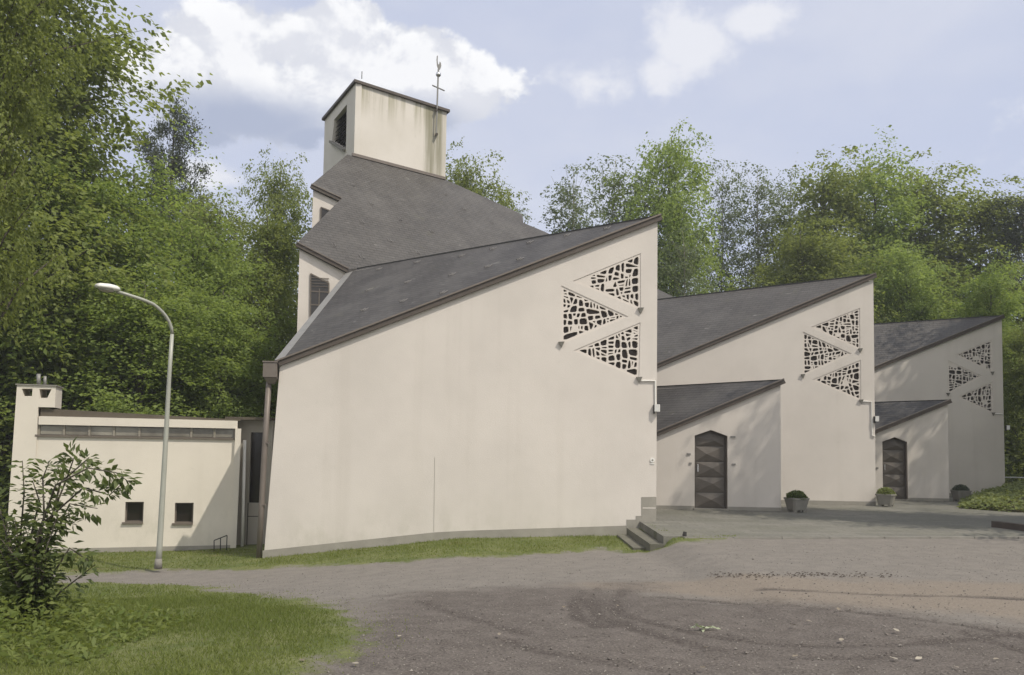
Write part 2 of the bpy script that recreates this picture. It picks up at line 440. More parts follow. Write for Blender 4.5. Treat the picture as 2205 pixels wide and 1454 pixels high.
DARK = gpoly([(740, 1330), (800, 1300), (900, 1275), (1120, 1262), (1290, 1268), (1360, 1258), (1420, 1278), (1550, 1296), (1750, 1304), (1900, 1318), (2060, 1345), (2300, 1365)]) + [(7, 5), (7, 1), (-2.2, 1), (-1.6, 5)]
TRACKS = [gpoly(l) for l in (
    [(1350, 1262), (1325, 1290), (1335, 1320), (1420, 1345), (1520, 1368), (1640, 1385), (1760, 1392), (1900, 1390), (2060, 1375), (2205, 1362)],
    [(1260, 1270), (1235, 1300), (1245, 1330), (1290, 1350)],
    [(1090, 1375), (1160, 1400), (1300, 1425), (1480, 1450)],
    [(1420, 1285), (1600, 1300), (1780, 1312), (1960, 1330), (2100, 1350), (2260, 1385)],
    [(2080, 1360), (2150, 1385), (2240, 1410)],
    [(1290, 1262), (1275, 1290), (1290, 1325), (1380, 1360), (1500, 1392), (1650, 1412), (1800, 1420), (2000, 1412)],
    [(900, 1290), (1000, 1330), (1130, 1362)], [(1640, 1268), (1820, 1276), (2000, 1284), (2205, 1290)])]
SAND = gpoly([(1200, 1262), (1500, 1250), (1900, 1252), (2300, 1255), (2300, 1345), (2000, 1315), (1700, 1298), (1450, 1285)])
PATH_EDGE = gpoly([(1520, 1246), (1600, 1238), (1700, 1242), (1850, 1240), (1940, 1238)])
nx_, ny_ = 290, 240
gx = np.linspace(-15, 17, nx_); gy = 1.5 + (np.linspace(0, 1, ny_) ** 1.35) * 24.5
GX, GY = np.meshgrid(gx, gy)
rs = np.random.RandomState(3)
def smooth_noise(X, Y, f, seed):
    r = np.random.RandomState(seed); o = np.zeros_like(X)
    for k in range(7):
        a, p = r.uniform(0, 6.28), r.uniform(0, 6.28); q = f * r.uniform(0.6, 1.9)
        o += np.sin((X * math.cos(a) + Y * math.sin(a)) * q + p)
    return o / 7
jit = 0.34 * smooth_noise(GX, GY, 3.5, 1) + 0.10 * smooth_noise(GX, GY, 11, 2)
lawn = np.maximum(sdist(GX, GY, LAWN_NEAR), sdist(GX, GY, LAWN_FAR)) + jit * np.clip((GY - 1) / 9, .3, 1)
drk = sdist(GX, GY, DARK) + 0.9 * jit
trk = np.zeros_like(GX)
for t_ in TRACKS: trk = np.maximum(trk, np.clip(1 - (pdist(GX, GY, t_) + 0.2 * jit) / 0.15, 0, 1) * (0.85 + 0.35 * smooth_noise(GX, GY, 1.3, 21)))
snd = sdist(GX, GY, SAND) + jit
GZ = gz(GX, GY) + 0.018 * smooth_noise(GX, GY, 2.2, 5) + np.where(lawn > 0, 0.02, 0) - 0.02 * trk
sel_lawn = lawn > 0
def grid_obj(name, facesel, mat):
    idx = np.arange(nx_ * ny_).reshape(ny_, nx_)
    a, b, c, d = idx[:-1, :-1], idx[:-1, 1:], idx[1:, 1:], idx[1:, :-1]
    q = np.stack([a, b, c, d], -1)[facesel]
    used = np.unique(q); remap = -np.ones(nx_ * ny_, int); remap[used] = np.arange(len(used))
    V = np.stack([GX, GY, GZ], -1).reshape(-1, 3)[used]
    me = bpy.data.meshes.new(name); me.from_pydata(V.tolist(), [], remap[q].tolist()); me.update()
    for nm, arr in (('lawn', np.clip(lawn / 1.3 + 0.5, 0, 1)), ('drk', np.clip(drk / 2.2 + 0.5, 0, 1)), ('trk', trk), ('snd', np.clip(snd / 1.0 + 0.5, 0, 1))):
        at_ = me.attributes.new(nm, 'FLOAT', 'POINT'); at_.data.foreach_set('value', arr.reshape(-1)[used].astype(np.float32))
    for p in me.polygons: p.use_smooth = True
    me.materials.append(mat)
    o = bpy.data.objects.new(name, me); C.objects.link(o); return tag(o, kind='structure')
def ground_mat():
    m = MT('worn_drive_and_turf', 0.95, 0.15)
    fine = m.noise(45, 4, 0.75); mid = m.noise(3.2, 5, 0.65); wide = m.noise(0.6, 4)
    asphalt = m.mix(m.ramp(mid, 0.3, 0.7), (0.142, 0.131, 0.117), (0.180, 0.165, 0.146))
    sand = m.mix(mid, (0.165, 0.140, 0.112), (0.205, 0.172, 0.138))
    dark = m.mix(m.ramp(mid, 0.3, 0.72), (0.070, 0.060, 0.054), (0.108, 0.094, 0.085))
    # the attribute edges are roughened with noise so that one soil frays into the next
    rag = m.math('SUBTRACT', m.noise(2.4, 6, 0.72), 0.5)
    def edge(nm, lo=0.35, hi=0.65, k=0.9): return m.ramp(m.math('ADD', m.attr(nm), m.math('MULTIPLY', rag, k)), lo, hi)
    c = m.mix(edge('snd', 0.2, 0.8), asphalt, sand)
    c = m.mix(edge('drk', 0.22, 0.78), c, dark)
    c = m.mix(m.math('MULTIPLY', edge('trk', 0.15, 0.8, 0.6), 0.85), c, (0.042, 0.034, 0.031))
    peb = m.node('ShaderNodeTexVoronoi'); peb.inputs['Scale'].default_value = 42; m.l.new(m.pos, peb.inputs[0])
    c = m.mix(m.ramp(fine, 0.38, 0.66, 0.0, 0.5), c, m.mix(0.5, c, (0.40, 0.36, 0.31)))
    c = m.mix(m.ramp(peb.outputs['Distance'], 0.10, 0.0, 0, 0.35), c, (0.42, 0.39, 0.34))
    c = m.mix(m.ramp(m.noise(70, 2, 0.6), 0.62, 0.72, 0, 0.45), c, (0.04, 0.034, 0.03))
    gr = m.mix(m.ramp(m.noise(1.7, 5, 0.65), 0.3, 0.7), (0.095, 0.122, 0.036), (0.175, 0.185, 0.075))
    gr = m.mix(m.ramp(m.noise(38, 3, 0.7), 0.42, 0.62, 0, 0.7), gr, (0.080, 0.092, 0.034))
    gr = m.mix(m.ramp(m.noise(0.9, 5, 0.7), 0.58, 0.72, 0, 0.7), gr, (0.16, 0.125, 0.072))
    c = m.mix(edge('lawn', 0.36, 0.62, 1.0), c, gr)
    m.color(c); m.bump(m.math('ADD', fine, m.math('MULTIPLY', m.noise(9, 4), 1.4)), 0.55, 0.025)
    return m.m
M_GROUND = ground_mat()
fsel = (lawn[:-1, :-1] + lawn[1:, 1:] + lawn[:-1, 1:] + lawn[1:, :-1]) > 0
grid_obj('lawn', fsel, M_GROUND); grid_obj('driveway', ~fsel, M_GROUND)
# far ground: woodland floor to the horizon
m = MT('woodland_floor', 0.95, 0.1)
m.color(m.mix(m.ramp(m.noise(0.35, 6, 0.7), 0.35, 0.7), (0.040, 0.048, 0.018), (0.085, 0.070, 0.040))); m.bump(m.noise(6, 4), 0.5, 0.05)
bm = bmesh.new()
xs = [-900, -300, -120, -60, -40, -25, -14, -8, -5.4, -1, 2.6, 3.2, 10, 20, 40, 80, 200, 900]; ys = [-600, -100, -20, 0, 5, 9, 12, 15, 18, 26, 40, 60, 100, 300, 1500]
gv = [[bm.verts.new((x, y, float(gz(x, y)) - 0.14)) for x in xs] for y in ys]
for j in range(len(ys) - 1):
    for i in range(len(xs) - 1): face(bm, (gv[j][i], gv[j][i + 1], gv[j + 1][i + 1], gv[j + 1][i]))
tag(obj('ground', bm, m.m), kind='structure')

# patio: paved forecourt with two steps down to the left
m = MT('paving_slabs', 0.9, 0.2)
b = m.node('ShaderNodeTexBrick'); m.l.new(m.map(m.pos, (1, 1, 1)), b.inputs[0]); b.inputs['Scale'].default_value = 1
b.inputs['Brick Width'].default_value = 0.6; b.inputs['Row Height'].default_value = 0.4; b.inputs['Mortar Size'].default_value = 0.008
b.inputs['Color1'].default_value = (0.135, 0.132, 0.115, 1); b.inputs['Color2'].default_value = (0.180, 0.172, 0.150, 1); b.inputs['Mortar'].default_value = (0.085, 0.088, 0.055, 1)
c = m.mix(m.ramp(m.noise(0.5, 6, 0.65), 0.35, 0.7), b.outputs[0], (0.105, 0.107, 0.080)); c = m.mix(0.6, b.outputs[0], c)
c = m.mix(m.ramp(m.noise(14, 5, 0.7), 0.45, 0.7, 0, 0.35), c, (0.30, 0.28, 0.24))
m.color(c); m.bump(m.math('ADD', m.noise(30, 3), m.math('MULTIPLY', b.outputs['Fac'], -1.5)), 0.4, 0.012)
M_PAVE = m.m
bm = bmesh.new()
pts = [(2.98, 16.35), (6.5, 16.85), (10.8, 17.55), (26, 19.2), (26, 34.2), (13.0, 34.5), (11.8, 28.0), (4, 28.0), (3.45, 19.95), (3.04, 19.78)]
for z0, z1 in ((0.0, -0.5),):
    T = [bm.verts.new((x, y, z0)) for x, y in pts]; B = [bm.verts.new((x, y, z1)) for x, y in pts]
    for t in tessellate_polygon([[Vector((x, y, 0)) for x, y in pts]]): face(bm, [T[i] for i in t])
    for i in range(len(pts)): face(bm, (T[i], T[(i + 1) % len(pts)], B[(i + 1) % len(pts)], B[i]))
tag(obj('patio', bm, M_PAVE), kind='structure')
st = thing('steps', 'two low concrete steps from patio down to grass at the big wall corner', 'steps', None, (2.85, 17.9, -0.3))
def local(o, parent):
    o.matrix_parent_inverse = parent.matrix_world.inverted() if False else Matrix.Translation(-Vector(parent.location)); return o
bm = bmesh.new(); box(bm, 2.845, 17.95, -0.31, 0.26, 3.30, 0.33); local(obj('tread', bm, M_STEP, st), st)
bm = bmesh.new(); box(bm, 2.585, 18.12, -0.44, 0.24, 2.55, 0.32); local(obj('tread', bm, M_STEP, st), st)
bm = bmesh.new()
kl = [Vector((3.35, 16.30, 0)), Vector((6.5, 16.78, 0)), Vector((10.8, 17.48, 0)), Vector((26, 19.1, 0))]
for a, b_ in zip(kl[:-1], kl[1:]):
    dd = (b_ - a).normalized(); k = 0; Ln = (b_ - a).length
    while k < Ln - 0.1:
        e = min(k + 0.98, Ln); beam(bm, a + dd * k, a + dd * e, (dd.y, -dd.x, 0), 0.0, 0.10, -0.3, 0.004); k += 1.0
tag(obj('kerb', bm, M_CONC), kind='structure')

# ------------------------------------------------------------------ the church
CH = thing('church', 'cream modern church with steep stepped slate roofs, saw-tooth gables and a square tower', 'church')
def zline(pl, a, b):
    """the two pixel points on a plane as (s,z)"""
    return pl.px(*a), pl.px(*b)
def lattice_window(pl, tris, seed, lead=True):
    rng = random.Random(seed)
    holes = []
    for k, t in enumerate(tris):
        T = [pl.px(*p) for p in t]; holes.append(T)
        fr = bpy.data.objects.new('lattice_window', None); fr.empty_display_size = 0.2; C.objects.link(fr); fr.parent = CH
        bm = bmesh.new(); vs = [bm.verts.new(pl.P(q, -0.09)) for q in T]; face(bm, vs); obj('glass', bm, M_STAIN, fr)
        bm = bmesh.new()
        inner = inset_poly(T, 0.035)
        cells = []; bsp(inner, 0.030, rng, cells)
        # border between triangle and its inset
        tri = tessellate_polygon([[Vector((*q, 0)) for q in T], [Vector((*q, 0)) for q in inner]]); flat = T + inner
        vs = [bm.verts.new(pl.P(q, -0.015)) for q in flat]
        for f in tri: face(bm, [vs[i] for i in f])
        for cpoly in cells:
            ins = inset_poly(cpoly, rng.uniform(0.012, 0.022))
            if ins and len(ins) >= 3: ins = [((1 - f) * ins[i][0] + f * ins[(i + 1) % len(ins)][0], (1 - f) * ins[i][1] + f * ins[(i + 1) % len(ins)][1]) for i in range(len(ins)) for f in (0.20, 0.80)]
            if ins and len(ins) >= 3 and area(ins) > 0.0009 and rng.random() > 0.05:
                tri = tessellate_polygon([[Vector((*q, 0)) for q in cpoly], [Vector((*q, 0)) for q in ins]]); flat = list(cpoly) + list(ins)
                vs = [bm.verts.new(pl.P(q, -0.015)) for q in flat]
                for f in tri: face(bm, [vs[i] for i in f])
                for i in range(len(ins)):
                    a, b = ins[i], ins[(i + 1) % len(ins)]
                    face(bm, [bm.verts.new(pl.P(q, d)) for q, d in ((a, -0.015), (b, -0.015), (b, -0.085), (a, -0.085))])
            else: face(bm, [bm.verts.new(pl.P(q, -0.015)) for q in cpoly])
        obj('lattice', bm, M_LATT, fr)
        # pointed spout below the lowest corner
        lo = min(T, key=lambda q: q[1])
        bm = bmesh.new(); s0, z0 = lo
        a = [bm.verts.new(pl.P((s0 + dx, z0 + dz), d)) for dx, dz, d in ((-.08, .04, .006), (.06, .05, .006), (.06, .05, .07), (-.08, .04, .07))]
        t1 = bm.verts.new(pl.P((s0 - .005, z0 - .11), .03))
        face(bm, a)
        for i in range(4): face(bm, (a[i], a[(i + 1) % 4], t1))
        obj('spout', bm, M_CONC, fr)
    return holes
def arris(poly): return poly
T1 = [[(1233.4, 605.4), (1379.8, 545.3), (1379.8, 667.4)], [(1209, 615), (1352.8, 681.8), (1209, 740.6)], [(1235, 755), (1379, 694.3), (1376.4, 816.4)]]
T2 = [[(1746.2, 704.4), (1851.7, 663.3), (1852.6, 753.6)], [(1728.7, 714.2), (1833.8, 761.6), (1729.2, 809)], [(1748.9, 818), (1853.5, 775), (1854.4, 863.6)]]
T3 = [[(2058.3, 763.8), (2135.7, 731.8), (2136.7, 803)], [(2041.2, 776.2), (2115, 810.2), (2041.8, 848.4)], [(2060.4, 854.6), (2136.7, 822.6), (2138.8, 890.7)]]
h1 = lattice_window(W1, T1, 11); h2 = lattice_window(W2, T2, 12); h3 = lattice_window(W3, T3, 13)

def ext(pl, a, b, s):
    """z on the line a-b (s,z pairs) at s"""
    return a[1] + (b[1] - a[1]) * (s - a[0]) / (b[0] - a[0])
# --- front wall 1
a1, b1 = zline(W1, (602.7, 790), (1415.6, 472.7))
bl = W1.px(566, 1203); br = (W1.px(1412, 1120)[0], -0.5)
sR = W1.px(1414.5, 800)[0]
b1 = (sR, ext(W1, a1, b1, sR)); br = (sR, -0.6); bl = (bl[0], -1.2)
panel('wall', W1, [bl, br, b1, a1], h1, M_WALL, CH)
# grey painted foot that follows the ground, stepping up beside the steps
foot = [W1.px(565.5, 1185.5), W1.px(935, 1146.5), W1.px(1000, 1143), W1.px(1347, 1132)]
stp = [W1.px(1349, 1132), W1.px(1349, 1119), W1.px(1369, 1119), W1.px(1369, 1111), W1.px(1381, 1111), W1.px(1381, 1070.5), W1.px(1411, 1070)]
bm = bmesh.new(); panel_bm(bm, W1, [(bl[0] + 0.0, -1.15)] + foot + stp[:1] + [(stp[0][0], -1.15)], (), 0.006, 0.0); obj('plinth', bm, M_PLINTH, CH)
bm = bmesh.new(); panel_bm(bm, W1, [(stp[0][0] + .002, -1.15)] + stp[:6] + [(sR - .002, stp[6][1]), (sR - .002, -1.15)], (), 0.008, 0.0); obj('plinth', bm, M_PLINTH, CH)
bm = bmesh.new(); q = W1.px(1381, 1094); panel_bm(bm, W1, [(q[0] + .03, q[1] - .012), (sR - .02, q[1] - .012), (sR - .02, q[1] + .012), (q[0] + .03, q[1] + .012)], (), 0.012, 0.008); obj('plinth_joint', bm, M_WALL, CH)
q0, q1 = W1.px(936, 985), W1.px(934, 1145)
bm = bmesh.new(); beam(bm, W1.P(q0, 0), W1.P(q1, 0), W1.u, -0.004, 0.004, 0.0, 0.004); obj('expansion_joint', bm, M_PLINTH, CH)
# roof 1: front verge, left hip, horizontal ridge at the back
A = W1.P(W1.px(598, 778)); Cc = W1.P((sR + .06, 0)); Cc.z = W1.P(W1.px(1416.5, 464)).z
Bz = Cc.z; rB = ray(757, 580.5); B = CAM + rB * ((Bz - CAM.z) / rB.z)
print('A', A, 'B', B, 'C', Cc)
def oh(p, pl, d=0.12): return p + pl.n * d
nR1 = (B - A).cross(Cc - A).normalized()
def on_roof(n, p0, v): return Vector((v.x, v.y, p0.z - (n.x * (v.x - p0.x) + n.y * (v.y - p0.y)) / n.z))
def roof_pts(n, p0, vs): return [on_roof(n, p0, Vector(v)) for v in vs]
rdir = (B - Cc).normalized()
A_o, C_o = A + W1.n * 0.004, Cc + W1.n * 0.004
slab('roof', roof_pts(nR1, A, [A_o, C_o, Cc, B]), 0.10, M_SLATE2, CH)
def verge(p, q, out, name='verge_board', drop=0.0):
    bm = bmesh.new(); p = p - Vector((0, 0, drop)); q = q - Vector((0, 0, drop))
    beam(bm, p, q, out, 0.0, 0.075, -0.125, -0.012); obj(name, bm, M_VERGE, CH)
    bm = bmesh.new(); beam(bm, p, q, out, -0.02, 0.105, -0.010, 0.025); obj('verge_trim', bm, M_PIPE, CH)
pA, pC = roof_pts(nR1, A, [A, Cc]); verge(pA + W1.n * .005, pC + W1.n * .005, W1.n)
# left hip flashing and the wall below it
hipdir = (B - A).normalized(); lo = Vector((-hipdir.y, hipdir.x, 0)).normalized()
bm = bmesh.new(); beam(bm, A + Vector((0, 0, .02)), B + Vector((0, 0, .02)) - hipdir * 0.3, lo, -0.12, -0.03, 0.0, 0.03); beam(bm, A + Vector((0, 0, -.06)), B + Vector((0, 0, -.06)) - hipdir * .3, lo, -0.03, 0.06, 0.0, 0.09); obj('hip_flashing', bm, M_FLASH, CH)
bm = bmesh.new(); beam(bm, Cc, B, Vector((-rdir.y, rdir.x, 0)), -0.05, 0.07, -0.14, 0.0); obj('ridge_strip', bm, M_DARK, CH)  # dark strip standing in for the shadow gap along the ridge
def wall_under(p, q, name='wall', drop=0.12, z0=-1.2, t=0.22, mat=None, inset=0.0):
    """vertical slab below the sloping line p-q"""
    pl = Pl(p.to_2d(), q.to_2d()); Ls = (q - p).to_2d().length
    return panel(name, pl, [(inset, z0), (Ls - inset, z0), (Ls - inset, q.z - drop), (inset, p.z - drop)], (), mat or M_WALL, CH, 0.0, -t)
wall_under(B, A + W1.n * -0.26, drop=0.16)
wall_under(Cc + W1.n * -0.26 - W1.u * .06, B, drop=0.12)
# --- front walls 2 and 3
def bay(pl, top, ridge, left_px, hole, foot_px, mat_s):
    a, b = zline(pl, *top); s0 = pl.px(left_px, top[0][1])[0]; s1 = pl.px(top[1][0], 900)[0]
    s1 = b[0]
    poly = [(s0, -0.5), (s1, -0.5), b, (s0, ext(pl, a, b, s0))]
    panel('wall', pl, poly, hole, M_WALL, CH)
    bm = bmesh.new(); fz = 0.13; panel_bm(bm, pl, [(s0, -0.4), (s1 - .002, -0.4), (s1 - .002, fz), (s0, fz)], (), 0.006, 0.0); obj('plinth', bm, M_PLINTH, CH)
    Lp, Cp = pl.P((s0, ext(pl, a, b, s0) + 0.15)), pl.P((b[0] + .05, b[1] + 0.17))
    r = ray(*ridge); E = CAM + r * ((Cp.z - CAM.z) / r.z)
    n = (Cp - Lp).cross(E - Lp).normalized()
    d = (E - Cp).normalized(); E2 = Cp + d * ((E - Cp).length * 1.35)
    Lb = Lp - pl.n * 4.0
    slab('roof', roof_pts(n, Lp, [Lp + pl.n * .004, Cp + pl.n * .004, Cp, E2]) , 0.10, mat_s, CH)
    # its triangle from the verge back to the ridge end
    pl_, pc_ = roof_pts(n, Lp, [Lp, Cp]); verge(pl_ + pl.n * .005, pc_ + pl.n * .005, pl.n)
    bm = bmesh.new(); beam(bm, Cp, E2, Vector((-d.y, d.x, 0)), -0.05, 0.07, -0.14, 0.0); obj('ridge_strip', bm, M_DARK, CH)
    wall_under(Cp - pl.n * .26 - pl.u * .05, E2)
    return Lp, Cp, E2
L2, C2, E2 = bay(W2, ((1416, 793), (1880.5, 601)), (1415.5, 644.7), 1405, h2, None, M_SLATE)
L3, C3, E3 = bay(W3, ((1883, 797.6), (2157, 687.8)), (1883, 697), 1870, h3, None, M_SLATE)
print('bays', L2, C2, E2, L3, C3, E3)

# --- nave roof and body
R0p = at(764, 336, 33); R0n = (at(958, 387, 35.8) - R0p).cross(at(757, 581, 26) - R0p).normalized()
def nv(x, y): return on_plane(x, y, R0p, R0n)
path_px = [(748, 333), (670, 398), (735, 428), (640, 523), (751, 580), (1000, 551), (1200, 545), (1380, 628), (1416, 656), (1475, 652), (1175, 500), (1127, 480), (1125, 462), (958, 386)]
npts = [nv(*p) for p in path_px]
slab('roof', [npts[0], npts[1], npts[2], npts[13]], 0.16, M_SLATE, CH, 3)
slab('roof', npts[2:], 0.16, M_SLATE, CH, 3)
bm = bmesh.new(); k = len(npts)
cen = sum(npts, Vector()) / k
for i in range(k):
    p, q = npts[i], npts[(i + 1) % k]
    # stand 6 cm inside the roof edge
    dd = (q - p).to_2d().normalized()
    ins = []
for i in range(k):
    a, p, b = npts[i - 1], npts[i], npts[(i + 1) % k]
    e1 = (p - a).to_2d().normalized(); e2 = (b - p).to_2d().normalized()
    nrm = Vector((e1.y + e2.y, -(e1.x + e2.x)))          # outward for a counter-clockwise plan
    nrm = nrm.normalized() if nrm.length > 1e-4 else Vector((0, 0))
    ins.append((p, nrm))
orient = sum((npts[i].x * npts[(i + 1) % k].y - npts[(i + 1) % k].x * npts[i].y) for i in range(k))
sg = 1 if orient > 0 else -1
ip = [Vector((p.x - sg * nrm.x * 0.09, p.y - sg * nrm.y * 0.09, 0)) for p, nrm in ins]
ip = [on_roof(R0n if R0n.z > 0 else -R0n, R0p, v) - Vector((0, 0, 0.14)) for v in ip]
for i in range(k):
    p, q = ip[i], ip[(i + 1) % k]
    face(bm, [bm.verts.new(v) for v in (p, q, Vector((q.x, q.y, -1.2)), Vector((p.x, p.y, -1.2)))])
NAVE = obj('wall', bm, M_WALL, CH)
for i in (1, 3):          # the two short verges facing the front
    p, q = npts[i], npts[i + 1]; dd = (q - p); out = Vector((dd.y, -dd.x, 0)).normalized()
    if out.y > 0: out = -out
    verge(p, q, out)
# windows in the two little gable walls, facing the front
for i, poly, seed in ((3, [(669, 590), (708, 610), (708, 690), (668, 690)], 1), (1, [(691, 447), (712, 455), (712, 480), (690, 480)], 2)):
    p, q = ip[i], ip[i + 1]; pl = Pl(p.to_2d(), q.to_2d())
    Q = [pl.px(*v) for v in poly]
    wnd = bpy.data.objects.new('gable_window', None); wnd.empty_display_size = 0.2; C.objects.link(wnd); wnd.parent = CH
    bm = bmesh.new(); panel_bm(bm, pl, Q, (), 0.012, 0.003); obj('glass', bm, M_GLASS, wnd)
    bm = bmesh.new()
    for a, b in zip(Q, Q[1:] + Q[:1]): beam(bm, pl.P(a, .012), pl.P(b, .012), pl.n, 0.0, 0.03, -0.02, 0.02)
    zt, zb_ = max(v[1] for v in Q), min(v[1] for v in Q); s0, s1 = Q[0][0], Q[1][0]
    z = zt - 0.55
    while z > zb_:
        beam(bm, pl.P((s0, z), .013), pl.P((s1, z), .013), pl.n, 0.0, 0.022, -0.018, 0.018); z -= 0.42
    if i == 3:
        for f in (0.5,): beam(bm, pl.P((s0 + (s1 - s0) * f, zb_), .014), pl.P((s0 + (s1 - s0) * f, zt - .45), .014), pl.n, 0.0, 0.02, -0.016, 0.016)
        zz = zt - 0.12
        while zz > zt - 0.42:
            beam(bm, pl.P((s0, zz), .014), pl.P((s1, zz), .014), pl.n, 0.0, 0.03, -0.008, 0.008); zz -= 0.09
    obj('glazing_bar', bm, M_FRAME, wnd)
hook = None
def snow_hook(px, py, p0, n):
    global hook
    n = n if n.z > 0 else -n; p = on_plane(px, py, p0, n); dn = Vector((n.x, n.y, 0)).normalized(); dn.z = -(n.x * dn.x + n.y * dn.y) / n.z; dn.normalize(); sd = n.cross(dn)
    if hook is None:
        bm = bmesh.new(); tube(bm, [(-.05, -.16, .012), (-.05, .02, .012), (-.03, .06, .05), (0, .075, .06), (.03, .06, .05), (.05, .02, .012), (.05, -.16, .012)], .009, 5); o = hook = obj('snow_hook', bm, M_HOOK, CH)
    else: o = hook.copy(); C.objects.link(o)
    o.matrix_world = Matrix((sd, dn, n)).transposed().to_4x4(); o.location = p
rh = random.Random(4)
for fx in (0.06, 0.2, 0.33, 0.47, 0.6, 0.74, 0.88):
    for off_, lim in ((14, 2), (60, .62), (104, .40)):
        if fx < lim: snow_hook(790 + fx * 600 + rh.uniform(-12, 12) - off_ * .4, 574 - fx * 102 + off_ * (1 - .35 * fx), A, nR1)
for x_, y_ in ((760, 400), (800, 440), (862, 474), (930, 500), (840, 520), (900, 546), (1000, 452), (1060, 480), (780, 480), (960, 420), (720, 530), (780, 556)): snow_hook(x_, y_, R0p, R0n)
# low core roof between the bays, out of sight from the front
core = [(-4.7, 26.4), (3.15, 20.5), (3.3, 33.2), (11.5, 27.7), (11.7, 39.0), (19.8, 34.5), (19.9, 41), (8.5, 41), (0, 38)]
bm = bmesh.new()
T = [bm.verts.new((x, y, 6.1)) for x, y in core]; Bv = [bm.verts.new((x, y, -1)) for x, y in core]
for t in tessellate_polygon([[Vector((x, y, 0)) for x, y in core]]): face(bm, [T[i] for i in t])
for i in range(len(core)): face(bm, (T[i], T[(i + 1) % len(core)], Bv[(i + 1) % len(core)], Bv[i]))
obj('flat_roof', bm, M_FELT, CH)

# --- tower
t0, tr, tl = at(766.5, 172, 33), at(962, 238, 35.8), at(699.5, 253, 36.9)
ztop = 16.35
tb = Vector((tr.x + tl.x - t0.x, tr.y + tl.y - t0.y, 0))
TWR = bpy.data.objects.new('tower', None); TWR.empty_display_size = 0.5; C.objects.link(TWR); TWR.parent = CH
PR, PLf = Pl(t0.to_2d(), tr.to_2d()), Pl(tl.to_2d(), t0.to_2d())
Lr, Ll = (tr - t0).to_2d().length, (t0 - tl).to_2d().length
def tower_face(pl, Ln, holes, band=None):
    """gridded so that the stains have somewhere to sit"""
    bm = bmesh.new()
    if holes:
        panel_bm(bm, pl, [(0, 9.0), (Ln, 9.0), (Ln, ztop), (0, ztop)], holes, 0.0, -0.25)
    else:
        nx, nz = 30, 30; g = [[bm.verts.new(pl.P((Ln * i / nx, 9 + (ztop - 9) * j / nz))) for i in range(nx + 1)] for j in range(nz + 1)]
        for j in range(nz):
            for i in range(nx): face(bm, (g[j][i], g[j][i + 1], g[j + 1][i + 1], g[j + 1][i]))
    o = obj('wall', bm, M_TOWER, TWR)
    ea = o.data.attributes.new('eaves', 'FLOAT', 'POINT'); ba = o.data.attributes.new('band', 'FLOAT', 'POINT')
    for i, v in enumerate(o.data.vertices):
        s = (v.co - pl.o).dot(pl.u); ea.data[i].value = max(0, 1 - (ztop - v.co.z) / 1.9) if not holes else 0.0
        if band: ba.data[i].value = 1.0 if band[0] < s < band[1] else (0.35 if s >= band[1] else 0.0)
    return o
s_b0, s_b1 = PR.px(916, 300)[0], PR.px(954, 300)[0]
tower_face(PR, Lr, None, (s_b0, s_b1))
LV = [PLf.px(*p) for p in ((719.8, 257.7), (747, 224.8), (744.7, 321.5), (715.4, 303.5))]
tower_face(PLf, Ll, [LV[::-1]])
back = Pl(tr.to_2d(), tb.to_2d()); tower_face(back, Ll, None); back2 = Pl(tb.to_2d(), tl.to_2d()); tower_face(back2, Lr, None)
lv = bpy.data.objects.new('belfry_louvre', None); lv.empty_display_size = .3; C.objects.link(lv); lv.parent = CH
bm = bmesh.new(); face(bm, [bm.verts.new(PLf.P(q, -0.32)) for q in LV]); obj('opening', bm, M_DARK, lv)
bm = bmesh.new(); zt, zb_ = LV[1][1], LV[2][1]; z = zb_ + 0.2
def span(z):
    xs = []
    for i in range(4):
        (xa, za), (xb, zb2) = LV[i], LV[(i + 1) % 4]
        if (za - z) * (zb2 - z) < 0: xs.append(xa + (xb - xa) * (z - za) / (zb2 - za))
    return (min(xs), max(xs)) if len(xs) >= 2 else None
while z < zt - 0.1:
    sp_ = span(z)
    if sp_ and sp_[1] - sp_[0] > 0.12:
        a, b = PLf.P((sp_[0] + .02, z), -0.27), PLf.P((sp_[1] - .02, z), -0.27)
        v = [bm.verts.new(p) for p in (a + Vector((0, 0, .08)), b + Vector((0, 0, .08)), b + PLf.n * .20 - Vector((0, 0, .06)), a + PLf.n * .20 - Vector((0, 0, .06)))]
        face(bm, v)
    z += 0.20
obj('slat', bm, M_VERGE, lv)
bm = bmesh.new(); beam(bm, PLf.P(LV[3], 0), PLf.P(LV[2], 0), PLf.n, -0.05, 0.14, -0.10, 0.0); obj('sill', bm, M_CONC, lv)
bm = bmesh.new()
ctr = (t0 + tr + tl + tb) / 4; cor = []
for p in (t0, tr, tb, tl):
    dd = Vector((p.x - ctr.x, p.y - ctr.y, 0)); cor.append(Vector((p.x, p.y, 0)) + dd.normalized() * 0.15)
for z0, z1, k in ((ztop - 0.02, ztop + 0.09, 1.0),):
    Bq = [bm.verts.new((p.x, p.y, z0)) for p in cor]; Tq = [bm.verts.new((p.x, p.y, z1)) for p in cor]
    face(bm, Bq[::-1]); face(bm, Tq)
    for i in range(4): face(bm, (Bq[i], Bq[(i + 1) % 4], Tq[(i + 1) % 4], Tq[i]))
obj('tower_roof', bm, M_VERGE, CH)
bm = bmesh.new(); beam(bm, nv(757, 335), nv(958, 387), PR.n, 0.02, 0.07, -0.02, 0.10); obj('apron_flashing', bm, M_PIPE, CH)
